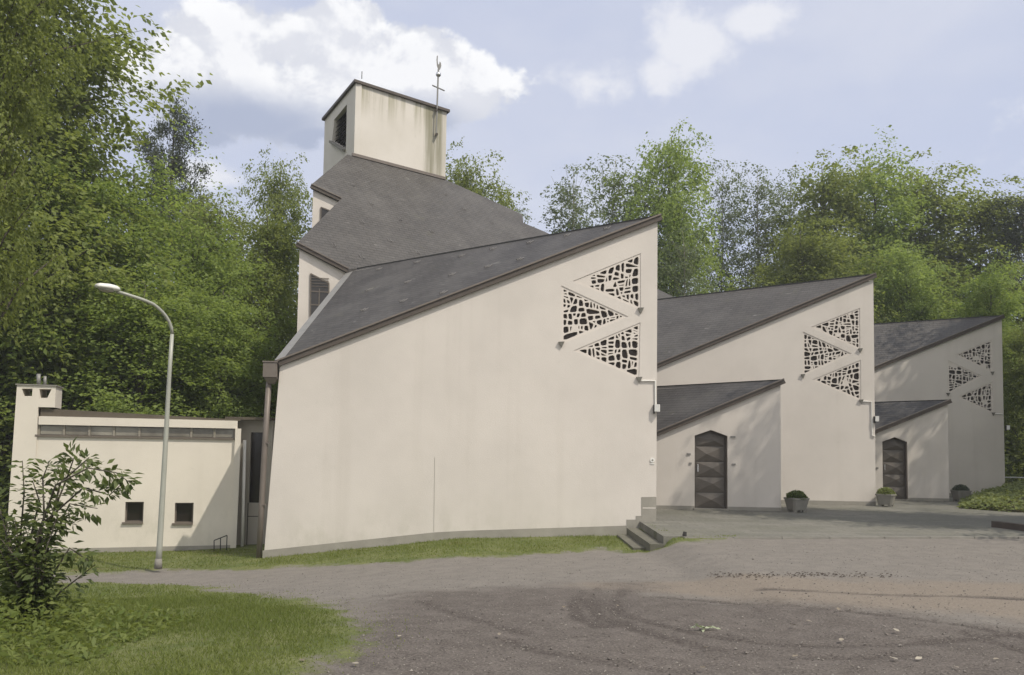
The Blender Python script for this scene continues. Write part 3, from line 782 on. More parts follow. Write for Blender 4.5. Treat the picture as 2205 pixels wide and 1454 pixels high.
# lightning spike on the roof, cross with cock on the right face
bm = bmesh.new(); tube(bm, [at(779, 170, 34), at(779.5, 154, 34)], 0.018, 6); obj('spike', bm, M_DARK, CH)
cr = bpy.data.objects.new('roof_cross', None); cr.empty_display_size = .3; C.objects.link(cr); cr.parent = CH
def cp(x, y, d=0.16): return PR.P(PR.px(x, y, d), d)
bm = bmesh.new(); tube(bm, [cp(939, 292), cp(941, 236), cp(944, 150)], 0.035, 8); obj('mast', bm, M_FLASH, cr)
bm = bmesh.new(); tube(bm, [cp(931, 184), cp(957, 195.5)], 0.03, 6); obj('crossbar', bm, M_FLASH, cr)
for y in (236, 289): bm = bmesh.new(); tube(bm, [cp(940.5, y, .0), cp(940.5, y, .22)], 0.06, 8); obj('bracket', bm, M_PIPE, cr)
bm = bmesh.new(); bmesh.ops.create_uvsphere(bm, u_segments=16, v_segments=10, radius=0.115, matrix=Matrix.Translation(cp(944, 160.5))); obj('ball', bm, M_CHROME, cr, True)
bm = bmesh.new(); p0 = cp(944, 150); dx = (PR.u * 0.55 + PR.n * 0.8).normalized()    # the cock, nearly end on
prof = [(0, -.05), (.10, .05), (.16, .20), (.14, .33), (.08, .38), (.02, .22), (-.03, .24), (-.06, .42), (-.05, .60), (-.10, .58), (-.12, .40), (-.09, .15)]
side = dx.cross(Vector((0, 0, 1)))
for sg_ in (-.012, .012): face(bm, [bm.verts.new(p0 + PR.u * x * 0.9 + Vector((0, 0, z)) + side * sg_) for x, z in prof])
n_ = len(prof); bm.verts.ensure_lookup_table()
for i in range(n_): face(bm, (bm.verts[i], bm.verts[(i + 1) % n_], bm.verts[n_ + (i + 1) % n_], bm.verts[n_ + i]))
obj('weathercock', bm, M_FLASH, cr)

# --- porches with doors
def door(pl, L, apex, Rr, yb, rows):
    s0, s1 = pl.px(L[0], L[1])[0], pl.px(Rr[0], Rr[1])[0]
    zs = 0.5 * (pl.px(*L)[1] + pl.px(*Rr)[1]); za = pl.px(*apex)[1]; sm = (s0 + s1) / 2; z0 = 0.02
    hole = [(s0, -0.02), (s1, -0.02), (s1, zs), (sm, za), (s0, zs)]
    dr = bpy.data.objects.new('door', None); dr.empty_display_size = .3; C.objects.link(dr); dr.parent = CH
    d = -0.16
    def top(s): return zs + (za - zs) * (1 - abs(s - sm) / (sm - s0))
    bm = bmesh.new()
    panel_bm(bm, pl, [(s0, z0), (s1, z0), (s1, zs), (sm, za), (s0, zs)], (), d - 0.02, d - 0.06); obj('leaf', bm, M_DOOR, dr)
    zr = [z0 + .02 + (zs - .10 - z0) * k / 4.5 for k in range(5)]
    rng = random.Random(5)
    for k in range(5):
        bm = bmesh.new(); a, b = zr[k], (zr[k + 1] if k < 4 else None); e0, e1 = s0 + .05, s1 - .05
        base = [(e0, a + .012), (e1, a + .012), (e1, b - .012), (e0, b - .012)] if b else [(e0, a + .012), (e1, a + .012), (e1, top(e1) - .06), (sm, za - .06), (e0, top(e0) - .06)]
        hm = (a + b) / 2 if b else a + (zs - a) * 0.5
        vs = [bm.verts.new(pl.P(q, d)) for q in base]
        ap = bm.verts.new(pl.P((sm + rng.uniform(-.12, .12), hm + rng.uniform(-.04, .04)), d + 0.06))
        for i in range(len(vs)): face(bm, (vs[i], vs[(i + 1) % len(vs)], ap))
        obj('relief_panel', bm, M_DOOR, dr)
    bm = bmesh.new()
    pts = [(s0 + .02, z0), (s0 + .02, zs - .01), (sm, za - .03), (s1 - .02, zs - .01), (s1 - .02, z0)]
    for a, b in zip(pts[:-1], pts[1:]): beam(bm, pl.P(a, d), pl.P(b, d), pl.n, -0.02, 0.05, -0.025, 0.025)
    obj('frame', bm, M_VERGE, dr)
    bm = bmesh.new(); q_ = (s0 + .11, 1.08); beam(bm, pl.P(q_, d), pl.P((q_[0], q_[1] + .22), d), pl.n, 0.03, 0.06, -0.012, 0.012); obj('handle', bm, M_CHROME, dr)
    bm = bmesh.new(); box(bm, *(pl.P((sm, 0.012), -0.05)), (s1 - s0) * 1.08, 0.34, 0.05, math.atan2(pl.u.y, pl.u.x)); obj('threshold', bm, M_CONC, dr)
    return hole
def porch(pl, bot, tip, ridge, left_s, hole):
    a, b = zline(pl, *bot); s1 = b[0] - 0.03; s0 = left_s
    za, zb = ext(pl, a, b, s0), ext(pl, a, b, s1)
    cut = [q for q in hole]
    outer = [(s0, -0.5), (cut[0][0], -0.5), (cut[0][0], zl_fix(cut[0])), (cut[1][0], zl_fix(cut[1])), (cut[1][0], -0.5), (s1, -0.5), (s1, zb), (s0, za)]
    outer = [(s0, -0.5), (cut[0][0], -0.5)] + [cut[0], cut[4], cut[3], cut[2], cut[1]] + [(cut[1][0], -0.5), (s1, -0.5), (s1, zb), (s0, za)]
    panel('porch_wall', pl, outer, (), M_WALL, CH)
    for u0, u1 in ((s0, cut[0][0] - .005), (cut[1][0] + .005, s1 - .002)):
        bm = bmesh.new(); panel_bm(bm, pl, [(u0, -0.4), (u1, -0.4), (u1, 0.10), (u0, 0.10)], (), 0.006, 0.0); obj('plinth', bm, M_PLINTH, CH)
    Lp, Cp = pl.P((s0, za + .14)), pl.P((s1 + .08, zb + .16))
    r = ray(*ridge); E = CAM + r * ((Cp.z + 0.02 - CAM.z) / r.z); dd = (E - Cp).normalized(); E2 = Cp + dd * (E - Cp).length * 1.25
    n = (Cp - Lp).cross(E2 - Lp).normalized()
    slab('porch_roof', roof_pts(n, Lp, [Lp + pl.n * .004, Cp + pl.n * .004, Cp, E2, Lp - pl.n * 3.0 + pl.u * -.4]), 0.09, M_SLATE2, CH)
    q0, q1 = roof_pts(n, Lp, [Lp, Cp]); verge(q0 + pl.n * .005, q1 + pl.n * .005, pl.n)
    bm = bmesh.new(); beam(bm, Cp, E2, Vector((-dd.y, dd.x, 0)), -0.04, 0.05, -0.10, 0.0); obj('ridge_strip', bm, M_DARK, CH)
    wall_under(Cp - pl.n * .26 - pl.u * .09, E2, 'porch_wall', 0.10)
    return Lp, Cp
def zl_fix(q): return q[1]
hd1 = door(D1, (1496, 938), (1530.5, 926), (1566.5, 939), 1095, None)
P1 = porch(D1, ((1412, 941), (1683, 828)), None, (1412, 832), D1.px(1395, 1000)[0], hd1)
hd2 = door(D2, (1900, 951), (1926.5, 941.5), (1953.5, 952), 1073, None)
P2 = porch(D2, ((1883, 934.8), (2042.6, 869.3)), None, (1884, 865.5), D2.px(1872, 1000)[0], hd2)

# --- rainwater hopper and pipe on the left corner
hp = bpy.data.objects.new('rainwater_pipe', None); hp.empty_display_size = .3; C.objects.link(hp); hp.parent = CH
hd = W1.px(585, 798); bm = bmesh.new(); p = W1.P(hd, 0.0) - W1.u * 0.02
box(bm, p.x, p.y + .02, p.z, 0.30, 0.32, 0.32, 0.12); box(bm, p.x + .02, p.y + .02, p.z - 0.235, 0.29, 0.31, 0.13, 0.12, 0.45); box(bm, p.x, p.y + .02, p.z + .185, 0.33, 0.35, 0.03, 0.12); obj('hopper', bm, M_PIPE, hp)
pts = [W1.P(W1.px(*q), 0.0) for q in ((580, 822), (572, 950), (564.5, 1090), (558.5, 1202))]
bm = bmesh.new(); tube(bm, [q + Vector((-.02, .03, 0)) for q in pts], 0.062, 12); obj('downpipe', bm, M_PIPE, hp, True)
for f in (0.35, 0.70):
    q = pts[0].lerp(pts[3], f); bm = bmesh.new(); box(bm, q.x - .0, q.y + .03, q.z, 0.15, 0.12, 0.03); obj('pipe_clip', bm, M_PIPE, hp)

# --- lamps, boxes and cables on the wall corners
for pl, sx, pts_, bx in ((W1, sR, ((1380, 820), (1410, 820.5), (1411, 876)), (1411, 879)), (W2, None, ((1856, 864.5), (1876, 865), (1877.5, 938), (1884, 940)), (1885, 902)), (W3, None, ((2140, 891.5), (2158, 892)), (2167, 921))):
    bm = bmesh.new(); tube(bm, [pl.P(pl.px(*q), .025) for q in pts_], 0.020, 6); obj('cable_duct', bm, M_WHITE, CH)
    fl = bpy.data.objects.new('floodlight', None); fl.empty_display_size = .2; C.objects.link(fl); fl.parent = CH
    q = pl.px(*bx); P_ = pl.P(q, .06); bm = bmesh.new(); box(bm, P_.x + .03, P_.y, P_.z, 0.11, 0.13, 0.17, -0.3); obj('housing', bm, M_WHITE, fl)
    bm = bmesh.new(); box(bm, P_.x - .045, P_.y + .02, P_.z - .03, 0.03, 0.12, 0.21); obj('bracket', bm, M_DARK, fl)
q = W1.px(1404.5, 991); sg2 = bpy.data.objects.new('round_plaque', None); sg2.empty_display_size = .1; C.objects.link(sg2); sg2.parent = CH
bm = bmesh.new(); c0 = W1.P(q, .012)
rot = Matrix.Translation(c0) @ W1.n.to_track_quat('Z', 'Y').to_matrix().to_4x4()
bmesh.ops.create_cone(bm, cap_ends=True, segments=24, radius1=0.055, radius2=0.055, depth=0.02, matrix=rot); obj('disc', bm, M_WHITE, sg2)
bm = bmesh.new(); bmesh.ops.create_cone(bm, cap_ends=True, segments=20, radius1=0.022, radius2=0.022, depth=0.03, matrix=rot); obj('knob', bm, M_CONC, sg2)
bm = bmesh.new(); p = W1.P((q[0], q[1] - .085), .008); box(bm, p.x, p.y, p.z, 0.10, 0.012, 0.022, math.atan2(W1.u.y, W1.u.x)); obj('name_strip', bm, M_WHITE, sg2)
for pl, x, y, w, h in ((D1, 1483, 978, .11, .05), (D1, 1486.5, 998, .07, .05), (D1, 1578, 941, .14, .05), (D1, 1580, 1000, .10, .05), (D2, 1889, 1008, .07, .06)):
    p = pl.P(pl.px(x, y), .012); bm = bmesh.new(); box(bm, p.x, p.y, p.z, w, .022, h, math.atan2(pl.u.y, pl.u.x)); obj('wall_fitting', bm, M_FLASH, CH)

# ------------------------------------------------------------------ annex on the left
AX = thing('annex', 'low cream flat roofed annex with a strip of clerestory windows left of the church', 'annex')
AN = Pl((-11.12, 19.6), (-6.94, 21.0))
sl_, sr_ = AN.px(79, 1000)[0], AN.px(506, 1000)[0]
top_l, top_r = AN.px(81, 895.5), AN.px(506.6, 907); wb_l, wb_r = AN.px(81, 915), AN.px(508, 922.6); si_l, si_r = AN.px(77.5, 937), AN.px(503, 944)
zt_ = (top_l[1] + top_r[1]) / 2; zw = (wb_l[1] + wb_r[1]) / 2; zi = (si_l[1] + si_r[1]) / 2
wins = []
for L_, R_, t_, b_ in ((270, 308, 1081, 1125), (377, 415.5, 1083, 1127)):
    a = AN.px(L_, t_); b = AN.px(R_, b_); wins.append([(a[0], b[1]), (b[0], b[1]), (b[0], a[1]), (a[0], a[1])])
sl2 = sl_ - 0.25
panel('wall', AN, [(sl2, -1.3), (sr_, -1.3), (sr_, zi), (sl2, zi)], wins, M_ANNEX, AX)
panel('fascia', AN, [(sl2 + .25, zw), (sr_ + .03, zw), (sr_ + .03, zt_), (sl2 + .25, zt_)], (), M_ANNEX, AX, 0.03, -0.3)
bm = bmesh.new(); panel_bm(bm, AN, [(sl2, -1.3), (sr_ - .002, -1.3), (sr_ - .002, -0.84), (sl2, -0.84)], (), 0.006, 0); obj('plinth', bm, M_PLINTH, AX)
a, b = AN.px(81.5, 879), AN.px(506, 903.5)
panel('roof', AN, [(sl_ + .02, zt_ + .002), (sr_ + .1, zt_ + .002), (sr_ + .1, b[1]), (sl_ + .02, a[1])], (), M_FELT, AX, -0.03, -5.0)
bm = bmesh.new(); panel_bm(bm, AN, [(sl2, -1.3), (sr_, -1.3), (sr_, zt_ - .01), (sl2, zt_ - .01)], (), -0.32, -5.0); obj('body', bm, M_ANNEX, AX)
cw = bpy.data.objects.new('clerestory_window', None); cw.empty_display_size = .3; C.objects.link(cw); cw.parent = AX
nP = 8
xs_ = [AN.px(x, 930)[0] for x in (83, 137, 192, 245, 300, 354, 412, 462, 505)]
for i in range(nP):
    bm = bmesh.new(); panel_bm(bm, AN, [(xs_[i] + .03, zi + .02), (xs_[i + 1] - .03, zi + .02), (xs_[i + 1] - .03, zw - .02), (xs_[i] + .03, zw - .02)], (), -0.06, -0.09); obj('pane', bm, M_PANE, cw)
for x in xs_: bm = bmesh.new(); beam(bm, AN.P((x, zi), -.05), AN.P((x, zw), -.05), AN.n, -0.04, 0.02, -0.025, 0.025); obj('mullion', bm, M_MULL, cw)
bm = bmesh.new(); beam(bm, AN.P((sl_ - .06, zi), 0), AN.P((sr_, zi), 0), AN.n, -0.2, 0.045, -0.04, 0.01); obj('sill', bm, M_FRAME, cw)
for w in wins:
    wo_ = bpy.data.objects.new('window', None); wo_.empty_display_size = .3; C.objects.link(wo_); wo_.parent = AX
    bm = bmesh.new(); panel_bm(bm, AN, w, (), -0.17, -0.19); obj('pane', bm, M_GLASS, wo_)
    bm = bmesh.new(); q = inset_poly(w, .035); panel_bm(bm, AN, w, [q], -0.12, -0.165); obj('frame', bm, M_FRAME, wo_)
    bm = bmesh.new(); beam(bm, AN.P((w[0][0] - .05, w[0][1]), 0), AN.P((w[1][0] + .0, w[1][1]), 0), AN.n, -0.12, 0.05, -0.035, 0.012); obj('sill', bm, M_FRAME, wo_)
# chimney stack with splayed openings and two flue pipes
ck = bpy.data.objects.new('chimney', None); ck.empty_display_size = .3; C.objects.link(ck); ck.parent = AX
def apx(x, y): return AN.px(x, y, 0.04)
c_l = apx(33, 900)[0]; c_m = apx(81, 900)[0]; c_r = apx(117, 900)[0]; z_t = apx(60, 830)[1]; z_h = apx(95, 877)[1]
def rect(x0, y0, x1, y1):
    a, b = apx(x0, y0), apx(x1, y1); return [(a[0], b[1]), (b[0], b[1]), (b[0], a[1]), (a[0], a[1])]
def trap(x0, x1, x2, x3, y0, y1):
    a = [apx(x0, y0), apx(x1, y0), apx(x2, y1), apx(x3, y1)]; return [a[3], a[2], a[1], a[0]]
panel('stack', AN, [(c_l - .07, -1.3), (c_m, -1.3), (c_m, z_h), (c_r, z_h), (c_r, z_t), (c_l, z_t)], [trap(47, 70, 69, 51, 837, 853), trap(85, 111, 102, 86, 838, 857)], M_ANNEX, ck, 0.04, -0.75)
bm = bmesh.new(); beam(bm, AN.P((c_l - .03, z_t), 0), AN.P((c_r + .03, z_t), 0), AN.n, -0.78, 0.07, 0.0, 0.03); obj('cap', bm, M_CONC, ck)
for x, y, r_ in ((76.5, 803, .045), (90.5, 808, .035)):
    q = apx(x, 830); q2 = apx(x, y); bm = bmesh.new(); tube(bm, [AN.P((q[0], z_t), -.3), AN.P((q2[0], q2[1]), -.3)], r_, 12); obj('flue_pipe', bm, M_FLASH, ck, True)
# corner post, gutter pipe, link wall with tall dark window
bm = bmesh.new(); q0, q1 = AN.px(507, 948, .05), AN.px(498, 1207, .05); beam(bm, AN.P(q1, 0), AN.P((q1[0] + .03, zw), 0), AN.u, -0.04, 0.10, -0.10, 0.10); obj('corner_post', bm, M_ANNEX, AX)
LK = Pl((-7.05, 21.6), (-5.5, 21.75))
l0, l1 = LK.px(500, 1000)[0], LK.px(585, 1000)[0]; lt = LK.px(540, 905)[1]
wq = [LK.px(543, 931), LK.px(567, 931), LK.px(562, 1083), LK.px(534, 1083)]
ws0, ws1, wz0, wz1 = LK.px(538, 1000)[0], LK.px(566, 1000)[0], LK.px(540, 1083)[1], LK.px(540, 931)[1]
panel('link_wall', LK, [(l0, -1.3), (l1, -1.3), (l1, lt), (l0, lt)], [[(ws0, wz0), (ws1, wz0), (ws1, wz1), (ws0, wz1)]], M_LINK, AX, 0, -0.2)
bm = bmesh.new(); panel_bm(bm, LK, [(ws0, wz0), (ws1, wz0), (ws1, wz1), (ws0, wz1)], (), -0.10, -0.14); obj('link_window', bm, M_GLASS, AX)
bm = bmesh.new(); z2 = LK.px(540, 1112)[1]
for a, b in (((ws0 - .01, -1.0), (ws0 - .01, wz0)), ((ws1 + .0, -1.0), (ws1 + .0, wz0)), ((ws0, z2), (ws1, z2))): beam(bm, LK.P(a, 0), LK.P(b, 0), LK.n, 0.0, 0.004, -0.010, 0.010)
obj('panel_joint', bm, M_DARK, AX)
bm = bmesh.new(); beam(bm, LK.P((l0 - .15, lt), 0), LK.P((l1, lt), 0), LK.n, -2.5, 0.30, 0.0, 0.07); obj('link_roof', bm, M_FELT, AX)
bm = bmesh.new(); beam(bm, LK.P((l0, -1.3), 0.42), LK.P((l0, lt - .05), 0.42), LK.u, 0.05, 0.17, -0.06, 0.06); obj('dark_gap', bm, M_VERGE, AX)  # solid dark strip in place of the dark gap beside the downpipe
q0 = LK.px(527, 948, .4); q1 = LK.px(521, 1206, .4); bm = bmesh.new(); tube(bm, [LK.P(q0, .4), LK.P(q1, .4)], 0.040, 10); obj('downpipe', bm, M_WHITE, AX, True)

rl = thing('railing', 'small black iron railing in the shadow at the right end of the annex', 'railing')
bm = bmesh.new()
def rp(x, y): return AN.P(AN.px(x, y, .45), .45)
for a, b in (((461, 1164), (489, 1153)), ((461, 1164), (461, 1209)), ((475, 1159), (474, 1208)), ((489, 1153), (487, 1208)), ((461, 1190), (488, 1184))): tube(bm, [rp(*a), rp(*b)], 0.013, 6)
obj('bars', bm, M_DARK, rl)

# ------------------------------------------------------------------ lamp post
LPx = thing('street_lamp', 'tall pale curved street lamp standing on the grass in front of the annex', 'street lamp')
def lp(x, y, d=0.0): return at(x, y, 17.0 - d)
bm = bmesh.new(); tube(bm, [lp(341, 1216), lp(343.5, 1180), lp(350.5, 1060), lp(358, 930), lp(365, 800), lp(370.6, 720, .02)], [.060, .058, .053, .047, .041, .036], 14); obj('pole', bm, M_STEEL, LPx, True)
bm = bmesh.new(); tube(bm, [lp(370.6, 720, .02), lp(369, 706, .04), lp(363.7, 692, .10), lp(357, 681, .16), lp(349.7, 672, .22), lp(340, 663, .30), lp(329.7, 655, .38), lp(315, 648.5, .48), lp(299.8, 643, .58), lp(275, 635, .72), lp(250, 627.5, .86)], 0.033, 12); obj('arm', bm, M_STEEL, LPx, True)
bm = bmesh.new(); a, b = lp(254, 625, .84), lp(219, 619, 1.15); ax = (b - a).normalized(); sd = ax.cross(Vector((0, 0, 1))).normalized(); up = sd.cross(ax)
secs = [(-.02, .045, .05), (.05, .085, .075), (.20, .115, .085), (.38, .105, .07), (.46, .06, .045)]
rings = []
for t, w, h in secs:
    rings.append([bm.verts.new(a + ax * t + sd * w * math.cos(k * math.pi / 6) + up * (h * math.sin(k * math.pi / 6) * (1 if k <= 6 else .45) + .01)) for k in range(12)])
for i in range(len(rings) - 1):
    for k in range(12): face(bm, (rings[i][k], rings[i][(k + 1) % 12], rings[i + 1][(k + 1) % 12], rings[i + 1][k]))
face(bm, rings[0]); face(bm, rings[-1][::-1]); obj('lamp_head', bm, M_WHITE, LPx, True)
bm = bmesh.new(); bmesh.ops.create_uvsphere(bm, u_segments=14, v_segments=8, radius=1.0, matrix=Matrix.Translation(a + ax * .25 - up * .035) @ Matrix((ax, sd, up)).transposed().to_4x4() @ Matrix.Diagonal((.17, .08, .045, 1))); obj('lens', bm, M_PANE, LPx, True)
bm = bmesh.new(); p = lp(341, 1214); tube(bm, [p - Vector((0, 0, .1)), p + Vector((0, 0, .10))], [.078, .066], 14); obj('base_collar', bm, M_CONC, LPx, True)

# ------------------------------------------------------------------ leaves
def leaf_mat(name, a, b, trans=0.35, stain=(0.12, 0.10, 0.03)):
    m = MT(name, 0.55, 0.25)
    t = m.attr('tint'); oi = m.node('ShaderNodeObjectInfo')
    c = m.mix(t, a, b)
    c = m.mix(m.math('MULTIPLY', oi.outputs['Random'], 0.25), c, stain)
    m.color(c)
    tr = m.node('ShaderNodeBsdfTranslucent'); m.l.new(m.mix(0.5, c, (b[0] * 1.5, b[1] * 1.5, b[2] * .8)), tr.inputs[0])
    ms = m.node('ShaderNodeMixShader'); ms.inputs[0].default_value = trans
    m.l.new(m.b.outputs[0], ms.inputs[1]); m.l.new(tr.outputs[0], ms.inputs[2])
    m.l.new(ms.outputs[0], m.n['Material Output'].inputs[0]); return m.m
M_LEAF = leaf_mat('beech_leaf', (0.105, 0.140, 0.036), (0.250, 0.290, 0.085), 0.50, (0.13, 0.13, 0.05))
M_LEAFL = leaf_mat('light_leaf', (0.130, 0.190, 0.045), (0.290, 0.365, 0.105), 0.52, (0.16, 0.19, 0.06))
M_LEAFG = leaf_mat('grey_green_leaf', (0.085, 0.115, 0.062), (0.185, 0.225, 0.125), 0.42, (0.13, 0.14, 0.08))
M_PINE = leaf_mat('pine_needle', (0.050, 0.066, 0.042), (0.110, 0.130, 0.085), 0.15, (0.05, 0.06, 0.04))
M_SHRUB = leaf_mat('shrub_leaf', (0.060, 0.085, 0.028), (0.155, 0.190, 0.065), 0.4)
M_COVER = leaf_mat('ground_cover_leaf', (0.095, 0.135, 0.040), (0.270, 0.300, 0.120), 0.4)
M_GRASS = leaf_mat('grass_blade', (0.095, 0.140, 0.030), (0.235, 0.270, 0.080), 0.45)
m = MT('bark', 0.95, 0.1); v = m.noise(7, 5, 0.7, sc=(3, 3, 0.6)); m.color(m.mix(m.ramp(v, 0.3, 0.7), (0.050, 0.044, 0.036), (0.130, 0.115, 0.092))); m.bump(v, 0.7, 0.03); M_BARK = m.m
m = MT('pale_bark', 0.9, 0.1); v = m.noise(5, 5, 0.7, sc=(2, 2, 1.5)); m.color(m.mix(m.ramp(v, 0.35, 0.7), (0.20, 0.19, 0.15), (0.34, 0.33, 0.27))); M_BIRCH = m.m

def leaves(name, P, axis, nrm, ln, wd, mat, tint, parent=None):
    """one folded lozenge per leaf"""
    n = len(P)
    axis = axis / np.linalg.norm(axis, axis=1, keepdims=True)
    side = np.cross(nrm, axis); side /= np.linalg.norm(side, axis=1, keepdims=True) + 1e-9
    up = np.cross(axis, side)
    ln = np.broadcast_to(np.asarray(ln, float), (n,))[:, None]; wd = np.broadcast_to(np.asarray(wd, float), (n,))[:, None]
    V = np.stack([P, P + axis * ln * .48 + side * wd * .5 + up * wd * .10, P + axis * ln - up * ln * .10, P + axis * ln * .48 - side * wd * .5 + up * wd * .10], 1).reshape(-1, 3)
    me = bpy.data.meshes.new(name)
    me.vertices.add(4 * n); me.vertices.foreach_set('co', V.astype(np.float32).ravel())
    me.loops.add(4 * n); me.loops.foreach_set('vertex_index', np.arange(4 * n, dtype=np.int32))
    me.polygons.add(n); me.polygons.foreach_set('loop_start', np.arange(0, 4 * n, 4, dtype=np.int32))
    try: me.polygons.foreach_set('loop_total', np.full(n, 4, dtype=np.int32))
    except Exception: pass
    me.update(calc_edges=True); me.validate()
    a = me.attributes.new('tint', 'FLOAT', 'POINT'); a.data.foreach_set('value', np.repeat(np.clip(tint, 0, 1), 4).astype(np.float32))
    me.materials.append(mat)
    o = bpy.data.objects.new(name, me); C.objects.link(o)
    if parent: o.parent = parent
    return o

def make_tree(name, label, seed, H, Rc, base, nb, leaf, mat, bark, style='broad', spray=0.55, per=22, r0=None, lean=(0, 0)):
    """trunk with limbs, crown of drooping leaf sprays; returns the Empty"""
    rg = np.random.RandomState(seed)
    root = thing(name, label, 'tree', 'trees of the wood around the church')
    bm = bmesh.new(); r0 = r0 or H * 0.016 + 0.05
    zz = np.linspace(0, 1, 9); wob = np.cumsum(rg.normal(0, 0.10, (9, 2)), 0) * np.minimum(1, H / 12); wob[0] = 0
    tp = np.stack([wob[:, 0] + lean[0] * zz, wob[:, 1] + lean[1] * zz, zz * H * 0.97 - 0.3 * (zz == 0)], 1)
    tube(bm, tp, list(r0 * (1 - 0.93 * zz) * np.where(zz == 0, 1.35, 1)), 8)
    P, AX, NR, TI = [], [], [], []
    def trunk_at(t): return np.array([np.interp(t, zz, tp[:, k]) for k in range(3)])
    lobes = rg.uniform(0.68, 1.18, 9); lz = rg.uniform(0, 6.28)
    for i in range(nb):
        t = base + (1 - base) * ((i + rg.rand()) / nb) ** 0.92
        az = i * 2.39996 + rg.normal(0, 0.35)
        u = (t - base) / (1 - base)
        if style == 'broad': env = math.sqrt(max(0.02, 1 - ((u - 0.36) / 0.70) ** 2))
        elif style == 'slim': env = math.sqrt(max(0.02, 1 - ((u - 0.5) / 0.56) ** 2)) * 0.9
        elif style == 'pine': env = math.sqrt(max(0.03, 1 - ((u - 0.45) / 0.6) ** 2))
        else: env = max(0.05, 1 - u) ** 0.8
        lob = lobes[int((az % 6.283) / 6.284 * 5)] * (0.8 + 0.35 * math.sin(3.1 * u * 4 + lz + az))
        r = Rc * env * lob * rg.uniform(0.7, 1.12)
        tip_t = t; st = max(0.05, t - (0.10 if style != 'cone' else 0.0) - 0.25 * r / H)
        a = trunk_at(st); d = np.array([math.cos(az), math.sin(az), 0])
        tip = trunk_at(min(1, tip_t)) + d * r; tip[2] += (0.12 * r if style != 'cone' else -0.25 * r) + rg.normal(0, .25)
        if style == 'broad': tip[2] -= 0.22 * r * (1 - u)
        mid = (a + tip) / 2; mid[2] += 0.13 * r
        if i % 2 == 0 or style in ('slim', 'pine'): tube(bm, [a, mid, tip], [r0 * 0.26 * (1.05 - t) + .012, r0 * 0.14 * (1.05 - t) + .01, .006], 4, False)
        ns = max(2, int(r / (spray * 0.62)) + 1)
        for k in range(ns):
            w = 0.30 + 0.70 * (k + rg.rand() * .9) / ns
            c = (1 - w) ** 2 * a + 2 * w * (1 - w) * mid + w * w * tip
            off = rg.normal(0, spray * (0.85 if style == 'broad' else 0.6), 3); off[2] *= 0.6; c = c + off
            m_ = max(5, int(per * rg.uniform(0.55, 1.3)))
            ks = rg.uniform(.55, 1.35); m_ = int(m_ * ks * ks) + 3; q = rg.normal(0, 1, (m_, 3)); q *= spray * 0.50 * ks
            if style == 'pine': q[:, 2] *= 0.75
            else:
                q[:, 2] *= 0.36
                tl_ = rg.normal(0, .42, 2); q[:, 2] += tl_[0] * q[:, 0] + tl_[1] * q[:, 1]
                q[:, 2] -= 0.25 * (q[:, 0] * d[0] + q[:, 1] * d[1]) + 0.10 * (q ** 2).sum(1) / spray
            P.append(c + q)
            ax = rg.normal(0, .8, (m_, 3)) + d * 0.9; ax[:, 2] = rg.normal(-0.25, 0.30, m_) if style != 'pine' else rg.normal(.3, .6, m_)
            nr = rg.normal(0, .52, (m_, 3)) + np.array([0, 0, 1.0]) + d * .25
            if style == 'pine': nr = rg.normal(0, 1, (m_, 3))
            AX.append(ax); NR.append(nr); TI.append(np.clip(rg.normal(rg.uniform(0.2, 0.75), 0.16, m_), 0, 1))
    P, AX, NR, TI = map(np.concatenate, (P, AX, NR, TI))
    ln = leaf * np.random.RandomState(seed + 1).uniform(0.65, 1.25, len(P))
    obj('trunk', bm, bark, root, True)
    leaves('crown', P, AX, NR, ln, ln * (0.62 if style != 'pine' else 0.36), mat, TI, root)
    return root

# ---- the kinds of tree, built once, then copied; pixel of the top and depth give place and height
KINDS = {
 'old_beech': dict(seed=20, H=17, Rc=3.4, base=0.37, nb=115, leaf=0.14, mat=M_LEAF, bark=M_BARK, spray=0.45, per=46, r0=0.33),
 'beech_tree': dict(seed=21, H=16, Rc=4.6, base=0.10, nb=150, leaf=0.185, mat=M_LEAF, bark=M_BARK, spray=0.66, per=50),
 'young_beech': dict(seed=22, H=11, Rc=3.6, base=0.08, nb=120, leaf=0.155, mat=M_LEAFL, bark=M_BARK, spray=0.58, per=48),
 'oak_tree': dict(seed=23, H=18, Rc=4.8, base=0.16, nb=150, leaf=0.23, mat=M_LEAF, bark=M_BARK, spray=0.85, per=62),
 'maple_tree': dict(seed=26, H=18, Rc=4.6, base=0.14, nb=150, leaf=0.23, mat=M_LEAFL, bark=M_BARK, spray=0.85, per=62),
 'birch_tree': dict(seed=24, H=19, Rc=2.9, base=0.20, nb=70, leaf=0.19, mat=M_LEAFG, bark=M_BIRCH, style='slim', spray=0.62, per=36, r0=0.16),
 'pine_tree': dict(seed=25, H=20, Rc=2.8, base=0.62, nb=24, leaf=0.22, mat=M_PINE, bark=M_BARK, style='pine', spray=0.62, per=150),
}
first = {}
def plant(kd, px, topy, Y, label, wide=1.0, rot=None, xy=None, H=None):
    top = at(px, topy, Y) if xy is None else Vector((xy[0], xy[1], H)); z0 = float(gz(top.x, top.y)) - 0.15; sc = (top.z - z0) / KINDS[kd]['H']
    if kd not in first: o = first[kd] = make_tree(kd, label, **KINDS[kd])
    else: o = copy_tree(first[kd]); o['label'] = label
    o.location = (top.x, top.y, z0); o.scale = (sc * wide, sc * wide, sc); o.rotation_euler = (0, 0, random.uniform(0, 6.28) if rot is None else rot)
    return o
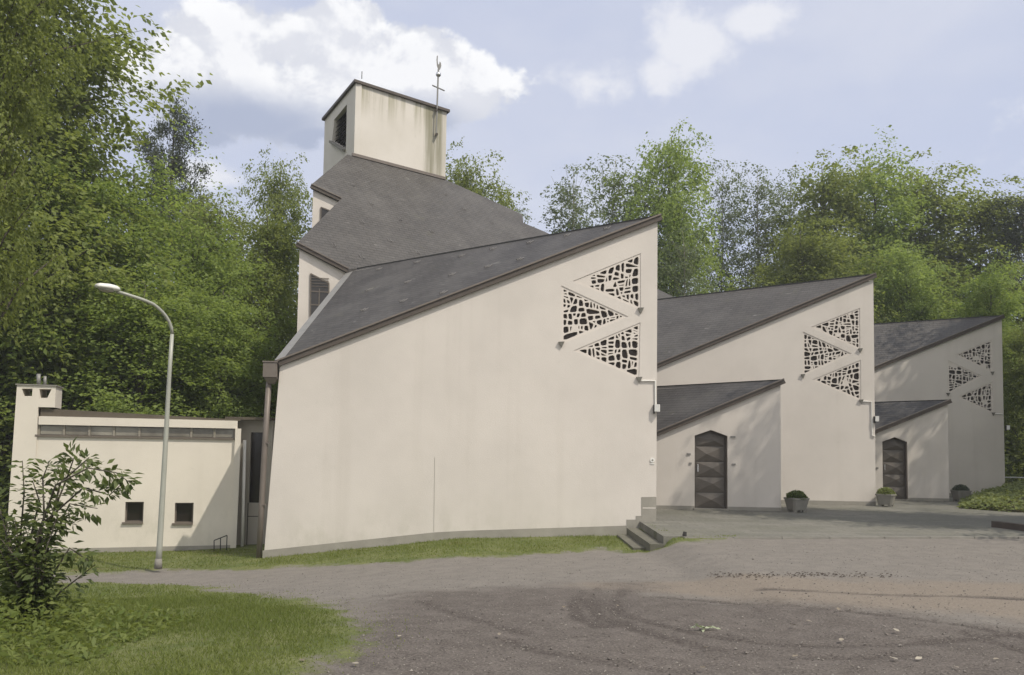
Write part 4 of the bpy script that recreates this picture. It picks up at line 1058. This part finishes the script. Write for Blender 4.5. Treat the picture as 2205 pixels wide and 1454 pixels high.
TREES = [
 ('old_beech', 5, -690, 15.0, 'nearest big beech with a dark trunk cut off by the left photo edge', 0.46),
 ('beech_tree', 20, -190, 27.5, 'tall dark beech at far left, behind the annex chimney', 0.95),
 ('beech_tree', 175, 40, 31.0, 'tall beech whose top meets the white cloud left of the church', 0.55),
 ('young_beech', 150, 330, 29.5, 'yellow green beech above the left half of the annex roof', 0.95),
 ('young_beech', 300, 330, 31.5, 'bright green beech behind the street lamp head', 0.80),
 ('young_beech', 410, 470, 32.5, 'rounded light beech just right of the street lamp arm', 0.85),
 ('young_beech', 300, 600, 28.0, 'low light green beech spreading over the annex roof by the lamp pole', 1.3),
 ('young_beech', 95, 560, 28.5, 'low beech directly behind the annex chimney flues', 1.0),
 ('oak_tree', 480, 415, 40.0, 'mid green oak between the lamp and the church, further back', 0.75),
 ('oak_tree', 575, 440, 36.0, 'dark oak close beside the left gable walls of the church', 0.70),
 ('oak_tree', 610, 335, 46.0, 'dark pointed oak rising left of the tower, beside its roof', 0.50),
 ('young_beech', 470, 610, 30.0, 'lowest bright green beech in front of the dark oaks, over the link roof', 0.95),
 ('pine_tree', 372, 212, 42.0, 'lone pine standing out against the sky left of the tower', 0.62),
 ('oak_tree', 430, 395, 52.0, 'far hazy oak seen low under the pine', 0.6),
 ('oak_tree', 1010, 325, 50.0, 'oak showing just right of the tower behind the main roof', 0.62),
 ('birch_tree', 1100, 395, 52.0, 'sparse birch low behind the main roof right of the tower', 0.75),
 ('birch_tree', 1235, 345, 50.0, 'leftmost birch of the row right of the roof, airy crown', 0.95),
 ('birch_tree', 1320, 320, 52.0, 'second birch from the left of the row right of the roof', 0.95),
 ('maple_tree', 1450, 270, 51.0, 'tallest tree right of the church, over the big gable peak', 0.62),
 ('birch_tree', 1475, 480, 45.0, 'short pale stemmed birch right beside the big gable peak', 0.9),
 ('birch_tree', 1555, 330, 56.0, 'thin birch in the gap right of the tallest tree', 0.7),
 ('birch_tree', 1630, 340, 54.0, 'airy birch with sky showing through, left of the dense oak', 0.85),
 ('birch_tree', 1700, 350, 60.0, 'birch leaning over the gap beside the dense oak', 0.8),
 ('oak_tree', 1770, 340, 52.0, 'dense oak above the middle saw-tooth roof', 0.85),
 ('maple_tree', 1865, 335, 54.0, 'dense bright maple over the middle gable peak', 0.82),
 ('oak_tree', 1985, 355, 56.0, 'broad oak behind the last saw-tooth roof', 0.98),
 ('oak_tree', 2105, 400, 55.0, 'sloping oak right of the last gable peak', 0.90),
 ('maple_tree', 1960, 520, 46.0, 'lower light green maple over the last saw-tooth roof', 0.85),
 ('maple_tree', 2120, 560, 43.0, 'light green maple rising directly beside the last wall corner', 0.75),
 ('oak_tree', 2200, 690, 40.0, 'small dark oak at the right photo edge beside the last wall', 0.8),
 ('pine_tree', 2200, 400, 52.0, 'pine cut off by the right photo edge', 1.0),
 ('oak_tree', 1720, 480, 48.0, 'shorter oak under the dense one, over the middle roof', 0.95),
]
for kd, px, ty, Y, lab, wd in TREES: plant(kd, px, ty, Y, lab, wd)
# trees beside the forecourt, right of the frame, that shade the last wall and the porches
for kd, x, y, H, wd, lab in (('oak_tree', 15.7, 17.8, 16.5, 0.78, 'oak beside the forecourt, right of the view'), ('maple_tree', 25.6, 29.2, 19.5, 1.0, 'maple near the last gable wall, right of the view'), ('oak_tree', 27.5, 25.0, 19.0, 1.0, 'oak behind the planting bed, right of the view')):
    plant(kd, 0, 0, 0, lab, wd, None, (x, y), H)

# undergrowth and far wood: masses of foliage nobody could count
def mass(name, label, cat, spots, leaf, mat, seed, per=26, spread=0.7):
    rg = np.random.RandomState(seed); P, A_, N_, T_ = [], [], [], []
    for x, y, z, sz in spots:
        m_ = per; q = rg.normal(0, spread * sz, (m_, 3)); q[:, 2] *= 0.5; P.append(np.array([x, y, z]) + q)
        a = rg.normal(0, 1, (m_, 3)); a[:, 2] *= 0.4; A_.append(a); n_ = rg.normal(0, .5, (m_, 3)) + np.array([0, -.3, .9]); N_.append(n_)
        T_.append(np.clip(rg.normal(rg.uniform(.15, .7), .15, m_), 0, 1))
    P, A_, N_, T_ = map(np.concatenate, (P, A_, N_, T_)); l_ = leaf * rg.uniform(.6, 1.3, len(P))
    return tag(leaves(name, P, A_, N_, l_, l_ * .6, mat, T_), label, cat, None, 'stuff')
rg = np.random.RandomState(9); spots = []
for i in range(900):
    if i % 2: x, y = rg.uniform(-34, -6.5), rg.uniform(28.5, 40)
    else: x, y = rg.uniform(21, 50), rg.uniform(38, 50)
    spots.append((x, y, float(gz(x, y)) + rg.uniform(0, 2.6) * rg.rand() ** .6, 1.0))
mass('undergrowth', 'dense bushes and saplings on the wood floor behind the buildings', 'undergrowth', spots, 0.24, M_LEAF, 31, 30)
spots = []
for i in range(2600):
    a = rg.uniform(-1.25, 1.25); r = rg.uniform(70, 100); spots.append((r * math.sin(a), r * math.cos(a), rg.uniform(-.5, 11 + 2.5 * math.sin(a * 17) + 2 * math.sin(a * 41)), 1.6))
mass('far_wood', 'far mass of the wood behind all the trees', 'wood', spots, 0.75, M_LEAF, 32, 22, 0.9)

# ------------------------------------------------------------------ planting bed at the right
BED = [(14.1, 26.3), (14.9, 24.9), (17, 24.4), (32, 25), (32, 36), (20.5, 36), (20.1, 33.9), (18.5, 33.0), (16.2, 30)]
def mound(x, y):
    x = np.asarray(x, float); y = np.asarray(y, float); d = sdist(x, y, BED); e = np.clip(d / 0.35, 0, 1); t = np.clip((y - 25) / 8.0, 0, 1)
    return e * (0.08 + np.clip(d / 1.6, 0, 1) * (0.12 + 0.55 * t)) - np.where(d < 0, 0.08, 0)
mx, my = np.linspace(13.6, 32, 60), np.linspace(24.2, 36, 44); MX, MY = np.meshgrid(mx, my); MZ = mound(MX, MY) - 0.02
V = np.stack([MX, MY, MZ], -1).reshape(-1, 3); fc = [(j * 60 + i, j * 60 + i + 1, (j + 1) * 60 + i + 1, (j + 1) * 60 + i) for j in range(43) for i in range(59)]
m = MT('bed_soil', 0.95, 0.1); m.color(m.mix(m.noise(3, 5), (0.045, 0.036, 0.024), (0.075, 0.070, 0.035))); m.bump(m.noise(20, 4), .6, .03)
tag(raw('planting_bed', V, fc, m.m), kind='structure')
rg = np.random.RandomState(41); n = 42000
x = 14.0 + 16 * rg.rand(n) ** 1.4; y = 24.35 + 10.5 * rg.rand(n); ok_ = sdist(x, y, BED) > -.05; x, y = x[ok_], y[ok_]; n = len(x); z = np.maximum(mound(x, y), 0)
dmp = 0.5 + 0.5 * smooth_noise(x, y, 2.2, 8); keep = rg.rand(n) < 0.35 + 0.65 * dmp
x, y, z, dmp = x[keep], y[keep], z[keep], dmp[keep]; n = len(x)
hgt = rg.rand(n) * (0.06 + 0.16 * dmp); P = np.stack([x, y, z + hgt], 1)
a = rg.normal(0, 1, (n, 3)); a[:, 2] = rg.normal(.1, .35, n); nr = rg.normal(0, .35, (n, 3)) + np.array([0, -.15, 1.0])
l_ = rg.uniform(.07, .17, n)
tag(leaves('ground_cover', P, a, nr, l_, l_ * .65, M_COVER, np.clip(.25 + .6 * hgt / .3 + rg.normal(0, .15, n), 0, 1)), 'pale green leafy ground cover spilling over the raised bed at the right', 'ground cover', None, 'stuff')

# ------------------------------------------------------------------ planters with clipped plants
def planter(x, y, rot, label, plabel, wd, kind_):
    t = thing('planter', label, 'planter', 'concrete planters before the church walls', (x, y, 0)); t.rotation_euler = (0, 0, rot)
    bm = bmesh.new(); h = 0.34; w0, w1 = .40, .52
    def ring(w, z, c): return [bm.verts.new((sx * (w / 2 - (c if k == 0 else 0)), sy * (w / 2 - (c if k == 1 else 0)), z)) for sx, sy, k in ((-1, -1, 1), (-1, -1, 0), (1, -1, 0), (1, -1, 1), (1, 1, 1), (1, 1, 0), (-1, 1, 0), (-1, 1, 1))]
    rs_ = [ring(w0, .06, .05), ring(w1, .06 + h * .85, .06), ring(w1 + .03, .06 + h * .86, .06), ring(w1 + .03, .06 + h, .06), ring(w1 - .08, .06 + h, .05), ring(w1 - .10, .06 + h * .85, .05)]
    for a, b in zip(rs_[:-1], rs_[1:]):
        for k in range(8): face(bm, (a[k], a[(k + 1) % 8], b[(k + 1) % 8], b[k]))
    face(bm, rs_[0]); obj('tub', bm, M_CONC, t)
    bm = bmesh.new(); box(bm, 0, 0, .06 + h * .82, w1 - .1, w1 - .1, .03); obj('soil', bm, M_TIMBER, t)
    for sx, sy in ((-1, -1), (1, -1), (1, 1), (-1, 1)):
        bm = bmesh.new(); box(bm, sx * .14, sy * .14, .03, .09, .09, .06); obj('foot', bm, M_CONC, t)
    p = thing('clipped_plant', plabel, 'plant', 'clipped plants in the concrete planters', (x, y, .06 + h * .84))
    rg = np.random.RandomState(int(x * 10)); n = 1500
    v = rg.normal(0, 1, (n, 3)); v /= np.linalg.norm(v, axis=1, keepdims=True); v[:, 2] = np.abs(v[:, 2]) * 1.0 - .1
    sc = np.array([.25 * wd, .25 * wd, .20]); P = v * sc * rg.uniform(.8, 1.04, (n, 1)) + np.array([0, 0, .05]); P[:, 0:2] += .015 * rg.normal(0, 1, (n, 2))
    a = v + rg.normal(0, .7, (n, 3)); l_ = rg.uniform(.035, .07, n)
    leaves('foliage', P, a, v + rg.normal(0, .4, (n, 3)), l_, l_ * .6, kind_, rg.rand(n), p)
    bm = bmesh.new(); bmesh.ops.create_icosphere(bm, subdivisions=2, radius=1, matrix=Matrix.Translation((0, 0, .05)) @ Matrix.Diagonal((.22 * wd, .22 * wd, .16, 1))); obj('twigs', bm, M_TIMBER, p)
planter(8.05, 23.65, 0.25, 'concrete planter at the corner of the first porch', 'rounded dark plant in the planter at the first porch corner', 1.0, M_SHRUB)
planter(11.95, 26.75, -0.62, 'concrete planter at the corner of the middle wall, left of the far door', 'pale flat plant in the planter left of the far door', 0.98, M_COVER)
planter(16.25, 30.3, 0.1, 'concrete planter half hidden by the ground cover, right of the far door', 'dark rounded plant in the planter by the ground cover', 1.0, M_PINE)

# ------------------------------------------------------------------ small things
bm = bmesh.new(); beam(bm, (11.38, 19.65, 0.0), (11.62, 18.0, 0.0), (-1, -.15, 0), 0.0, 0.16, 0.0, 0.14); beam(bm, (11.62, 17.995, 0), (11.95, 15.8, 0), (-1, -.15, 0), 0.0, 0.16, -0.04, 0.135)
tag(obj('timber_edging', bm, M_TIMBER), 'dark old timber beam lying on the paving at the right photo edge', 'beam')
rl2 = thing('guard_rail', 'thin pale guard rail right of the last wall behind the ground cover', 'rail')
bm = bmesh.new(); tube(bm, [(20.25, 35.5, .76), (27, 35.6, .76)], .028, 8); obj('rail', bm, M_WHITE, rl2)
for x_ in (20.6, 22.6, 24.6, 26.6):
    bm = bmesh.new(); tube(bm, [(x_, 35.55, -.2), (x_, 35.55, .76)], .03, 6); obj('post', bm, M_DARK, rl2)
p = on_ground(1474, 1158); bm = bmesh.new(); tube(bm, [p - Vector((0, 0, .1)), p + Vector((0, 0, .06)), p + Vector((0.01, 0, .115))], [.045, .042, .034], 10); tag(obj('stub_post', bm, M_DARK), 'short dark stub post in the grass right of the steps', 'post')

# fallen leaves on the drive
FL = [(1345, 1224), (1622, 1202), (1214, 1313), (1806, 1318), (1890, 1333), (1742, 1344), (1520, 1402), (1712, 1421), (1925, 1426), (1978, 1426), (2060, 1445), (1513, 1446), (1812, 1385), (1930, 1364), (1708, 1352), (1330, 1310), (2145, 1427), (1075, 1373), (860, 1377), (765, 1437), (585, 1343), (650, 1430), (1160, 1347), (1020, 1430), (2075, 1275), (1650, 1440), (975, 1300), (1275, 1270), (1856, 1447), (2180, 1318)]
m = MT('dry_leaf', 0.7, .2); oi = m.node('ShaderNodeObjectInfo'); m.color(m.mix(oi.outputs['Random'], (0.17, 0.14, 0.10), (0.34, 0.31, 0.25))); M_DRY = m.m
proto = None
for i, (px, py) in enumerate(FL[:22]):
    P_ = on_ground(px, py)
    if proto is None:
        bm = bmesh.new(); pr = [(0, -.5, 0), (.22, -.25, .05), (.30, .05, .07), (.16, .35, .05), (0, .55, .10), (-.18, .32, .06), (-.28, .02, .09), (-.20, -.28, .04)]
        c0 = bm.verts.new((0, 0, .0)); vs = [bm.verts.new(q) for q in pr]
        for k in range(8): face(bm, (c0, vs[k], vs[(k + 1) % 8]))
        o = proto = obj('fallen_leaf', bm, M_DRY)
    else: o = proto.copy(); C.objects.link(o)
    rr = random.uniform(.045, .08); o.location = (P_.x, P_.y, P_.z + .03); o.scale = (rr, rr, rr); o.rotation_euler = (random.uniform(-.3, .3), random.uniform(-.3, .3), random.uniform(0, 6.28))
    tag(o, 'single pale dry leaf lying on the bare drive or grass edge', 'leaf', 'fallen leaves on the drive')
# the pale leafy sprig in the middle of the drive
P_ = on_ground(1518, 1358); rg = np.random.RandomState(5); n = 22
Pq = np.stack([P_.x + np.linspace(-.10, .10, n) + rg.normal(0, .02, n), P_.y + rg.normal(0, .03, n), P_.z + .015 + rg.rand(n) * .025], 1); a = rg.normal(0, 1, (n, 3)); a[:, 2] *= .3
tag(leaves('leaf_sprig', Pq, a, rg.normal(0, .4, (n, 3)) + np.array([0, 0, 1]), .055, .032, leaf_mat('pale_sprig', (0.22, 0.26, 0.14), (0.42, 0.45, 0.33), .2), rg.rand(n)), 'pale green leafy sprig lying alone on the dark drive', 'sprig')
# ragged line of twigs and crumbs along the drive's old edge
rg = np.random.RandomState(6); bm = bmesh.new()
for i in range(240):
    px = 1520 + 440 * rg.beta(1.3, 1.6); py = 1240 + rg.normal(0, 3.2); q = on_ground(px, py); l_ = rg.uniform(.008, .035); th = rg.normal(0, .5)
    d = Vector((math.cos(th), math.sin(th), rg.uniform(-.1, .25))) * l_; q.z += .012; tube(bm, [q - d * .5, q + d * .5], rg.uniform(.003, .007), 4, False)
tag(obj('drive_debris', bm, M_TIMBER), 'line of twigs and soil crumbs across the drive', 'debris', None, 'stuff')

# ------------------------------------------------------------------ front shrub at the left edge
SHY = 8.6
def sp(x, y, d=0.0): return at(x, y, SHY - d)
sh = thing('leafy_shrub', 'dark leafy shrub with long arching branches at the left, in front of the annex', 'shrub')
rg = np.random.RandomState(77)
BR = [[(60, 1330), (82, 1150), (120, 1045), (190, 1008), (250, 1018), (289, 1046)], [(66, 1330), (108, 1120), (140, 1040), (158, 990), (141, 975)], [(50, 1330), (42, 1180), (52, 1060), (48, 992)], [(66, 1330), (104, 1180), (150, 1085), (210, 1095)],
      [(44, 1330), (28, 1200), (0, 1100), (-30, 1040)], [(70, 1330), (112, 1240), (150, 1180), (196, 1212)], [(74, 1335), (130, 1275), (205, 1216)], [(60, 1330), (95, 1110), (92, 1030), (106, 995)], [(58, 1330), (90, 1130), (180, 1050), (236, 1066), (265, 1040)],
      [(60, 1330), (75, 1200), (120, 1120), (165, 1130)], [(50, 1330), (60, 1180), (85, 1080), (70, 1035)], [(60, 1330), (130, 1040), (185, 992), (192, 985)]]
BR += [[(60 + rg.uniform(-60, 40), 1335)] + [(60 + rg.uniform(-90, 80) * k / 2, 1335 - rg.uniform(60, 115) * k) for k in (1, 2)] for _ in range(26)]
bm = bmesh.new(); P, AX_, NR_, TI_, LN_ = [], [], [], [], []
for bi, br_ in enumerate(BR):
    dep = rg.uniform(-.35, .35); pts = [sp(x, y, dep * min(1, k / 1.5)) for k, (x, y) in enumerate(br_)]
    dense = []
    for a, b in zip(pts[:-1], pts[1:]):
        for f in np.linspace(0, 1, 6)[:-1]: dense.append(a.lerp(b, f))
    dense.append(pts[-1]); tube(bm, dense, list(np.linspace(.014, .004, len(dense))), 5, False)
    tot = len(dense)
    for k in range(2, tot):
        for rep_ in range(6 if bi < 12 else 9):
            d = (dense[k] - dense[k - 1]).normalized(); base_ = dense[k].lerp(dense[k - 1], rg.rand())
            sdv = Vector(rg.normal(0, 1, 3)).cross(d).normalized(); off = sdv * rg.uniform(.0, .09) if bi < 12 else sdv * rg.uniform(0, .16)
            ax_ = (d * .5 + sdv * .9 + Vector((0, 0, -.25))).normalized()
            P.append(base_ + off); AX_.append(ax_); NR_.append(Vector((0, -.25, 1)) + Vector(rg.normal(0, .45, 3))); TI_.append(rg.uniform(0, 1) * (.8 if bi < 12 else 1)); LN_.append(rg.uniform(.07, .135))
obj('stems', bm, M_BARK, sh)
leaves('foliage', np.array([list(v) for v in P]), np.array([list(v) for v in AX_]), np.array([list(v) for v in NR_]), np.array(LN_), np.array(LN_) * .42, M_SHRUB, np.array(TI_), sh)
# weeds and tall grass at its foot
rg = np.random.RandomState(78); n = 5200
x = -5.6 + 2.3 * rg.rand(n) ** 1.2; y = 6.6 + 2.6 * rg.rand(n); z = gz(x, y) + rg.rand(n) ** 1.3 * .42 * np.clip((-3.3 - x) / 1.6, .12, 1)
a = rg.normal(0, 1, (n, 3)); a[:, 2] = rg.uniform(-.2, .9, n)
l_ = rg.uniform(.04, .11, n); tag(leaves('weeds', np.stack([x, y, z], 1), a, rg.normal(0, .5, (n, 3)) + np.array([0, 0, 1]), l_, l_ * .38, M_GRASS, rg.uniform(0, .7, n)), 'low green weeds round the foot of the leafy shrub', 'weeds', None, 'stuff')

# ------------------------------------------------------------------ grass blades on the two lawns
def grass(n, x0, x1, y0, y1, seed, h, w, lim=0.06, edge_=0.8):
    rg = np.random.RandomState(seed); x = rg.uniform(x0, x1, n); y = rg.uniform(y0, y1, n)
    j = 0.34 * smooth_noise(x, y, 3.5, 1) + 0.10 * smooth_noise(x, y, 11, 2)
    dd = np.maximum(sdist(x, y, LAWN_NEAR), sdist(x, y, LAWN_FAR)) + j * np.clip((y - 1) / 9, .3, 1)
    k = (dd > lim - edge_ * rg.rand(n) ** 4 + .75 * edge_ * rg.rand(n) ** 2) & (rg.rand(n) < np.clip(.35 + .9 * (smooth_noise(x, y, 1.7, 12) + .55), .25, 1)); x, y, dd = x[k], y[k], dd[k]; n = len(x)
    z = gz(x, y) + 0.018 * smooth_noise(x, y, 2.2, 5) + .015
    a = rg.normal(0, .55, (n, 3)); a[:, 2] = 1; nr = rg.normal(0, 1, (n, 3)); nr[:, 2] = .1
    l_ = h * rg.uniform(.5, 1.3, n) * (1 + .5 * smooth_noise(x, y, 2.6, 14) + .7 * np.clip(smooth_noise(x, y, 9, 15), 0, 1)) * np.clip(.5 + dd, .45, 1)
    return np.stack([x, y, z], 1), a, nr, l_, np.full(n, w), np.clip(.45 + .5 * smooth_noise(x, y, 1.1, 13) + rg.normal(0, .18, n), 0, 1)
G = [grass(150000, -9, 0.2, 4.5, 12.2, 51, .050, .0075), grass(70000, -12, 5.2, 12.2, 20.5, 52, .050, .012, .02, .3)]
G = [np.concatenate(c) for c in zip(*G)]
tag(leaves('grass', *G[:5], M_GRASS, G[5]), 'short uneven mown grass on the lawn and along the church wall', 'grass', None, 'stuff')

# grit: loose stones on the worn drive
rg = np.random.RandomState(61); n = 15000
yy = 4.6 + 11 * rg.rand(n) ** 1.8; xx = (rg.rand(n) - .38) * 1.32 * yy; lw = np.maximum(sdist(xx, yy, LAWN_NEAR), sdist(xx, yy, LAWN_FAR)); k = (lw < -.05) & (xx < 15)
xx, yy = xx[k], yy[k]; n = len(xx); rr = rg.uniform(.004, .011, n) * np.where(rg.rand(n) < .05, 1.7, 1); zz = gz(xx, yy) + 0.018 * smooth_noise(xx, yy, 2.2, 5) + rr * .3
O = np.array([(1, 0, 0), (0, 1, 0), (-1, 0, 0), (0, -1, 0), (0, 0, .7), (0, 0, -.7)], float)
V = O[None] * rg.uniform(.6, 1.25, (n, 6, 1)); an = rg.uniform(0, 6.28, n); ca, sa = np.cos(an)[:, None], np.sin(an)[:, None]
V = np.stack([V[..., 0] * ca - V[..., 1] * sa, V[..., 0] * sa + V[..., 1] * ca, V[..., 2]], -1) * rr[:, None, None] + np.stack([xx, yy, zz], 1)[:, None]
Fq = np.array([(0, 1, 4), (1, 2, 4), (2, 3, 4), (3, 0, 4), (1, 0, 5), (2, 1, 5), (3, 2, 5), (0, 3, 5)])
Fc = (Fq[None] + 6 * np.arange(n)[:, None, None]).reshape(-1, 3)
m = MT('grit', 0.9, .2); v = m.noise(31, 2, .5); m.color(m.mix(m.ramp(v, .35, .65), (0.085, 0.075, 0.068), (0.26, 0.24, 0.21)))
tag(raw('grit', V.reshape(-1, 3), Fc.tolist(), m.m), 'loose grit and small stones scattered over the drive', 'gravel', None, 'stuff')

# ------------------------------------------------------------------ thin haze volume added to lift the dark tones of the wood
bm = bmesh.new(); bmesh.ops.create_cube(bm, size=1.0, matrix=Matrix.Translation((0, 35, 11.5)) @ Matrix.Diagonal((320, 210, 26, 1)))
hm = bpy.data.materials.new('added_haze'); hm.use_nodes = True; hn = hm.node_tree; hn.nodes.remove(hn.nodes['Principled BSDF'])
pv = hn.nodes.new('ShaderNodeVolumePrincipled'); pv.inputs['Color'].default_value = (0.86, 0.90, 0.93, 1); pv.inputs['Density'].default_value = 0.0010; pv.inputs['Anisotropy'].default_value = 0.1
hn.links.new(pv.outputs[0], hn.nodes['Material Output'].inputs['Volume'])
tag(obj('haze', bm, hm), 'thin pale haze added to lift the dark tones of the wood', 'haze', None, 'stuff')
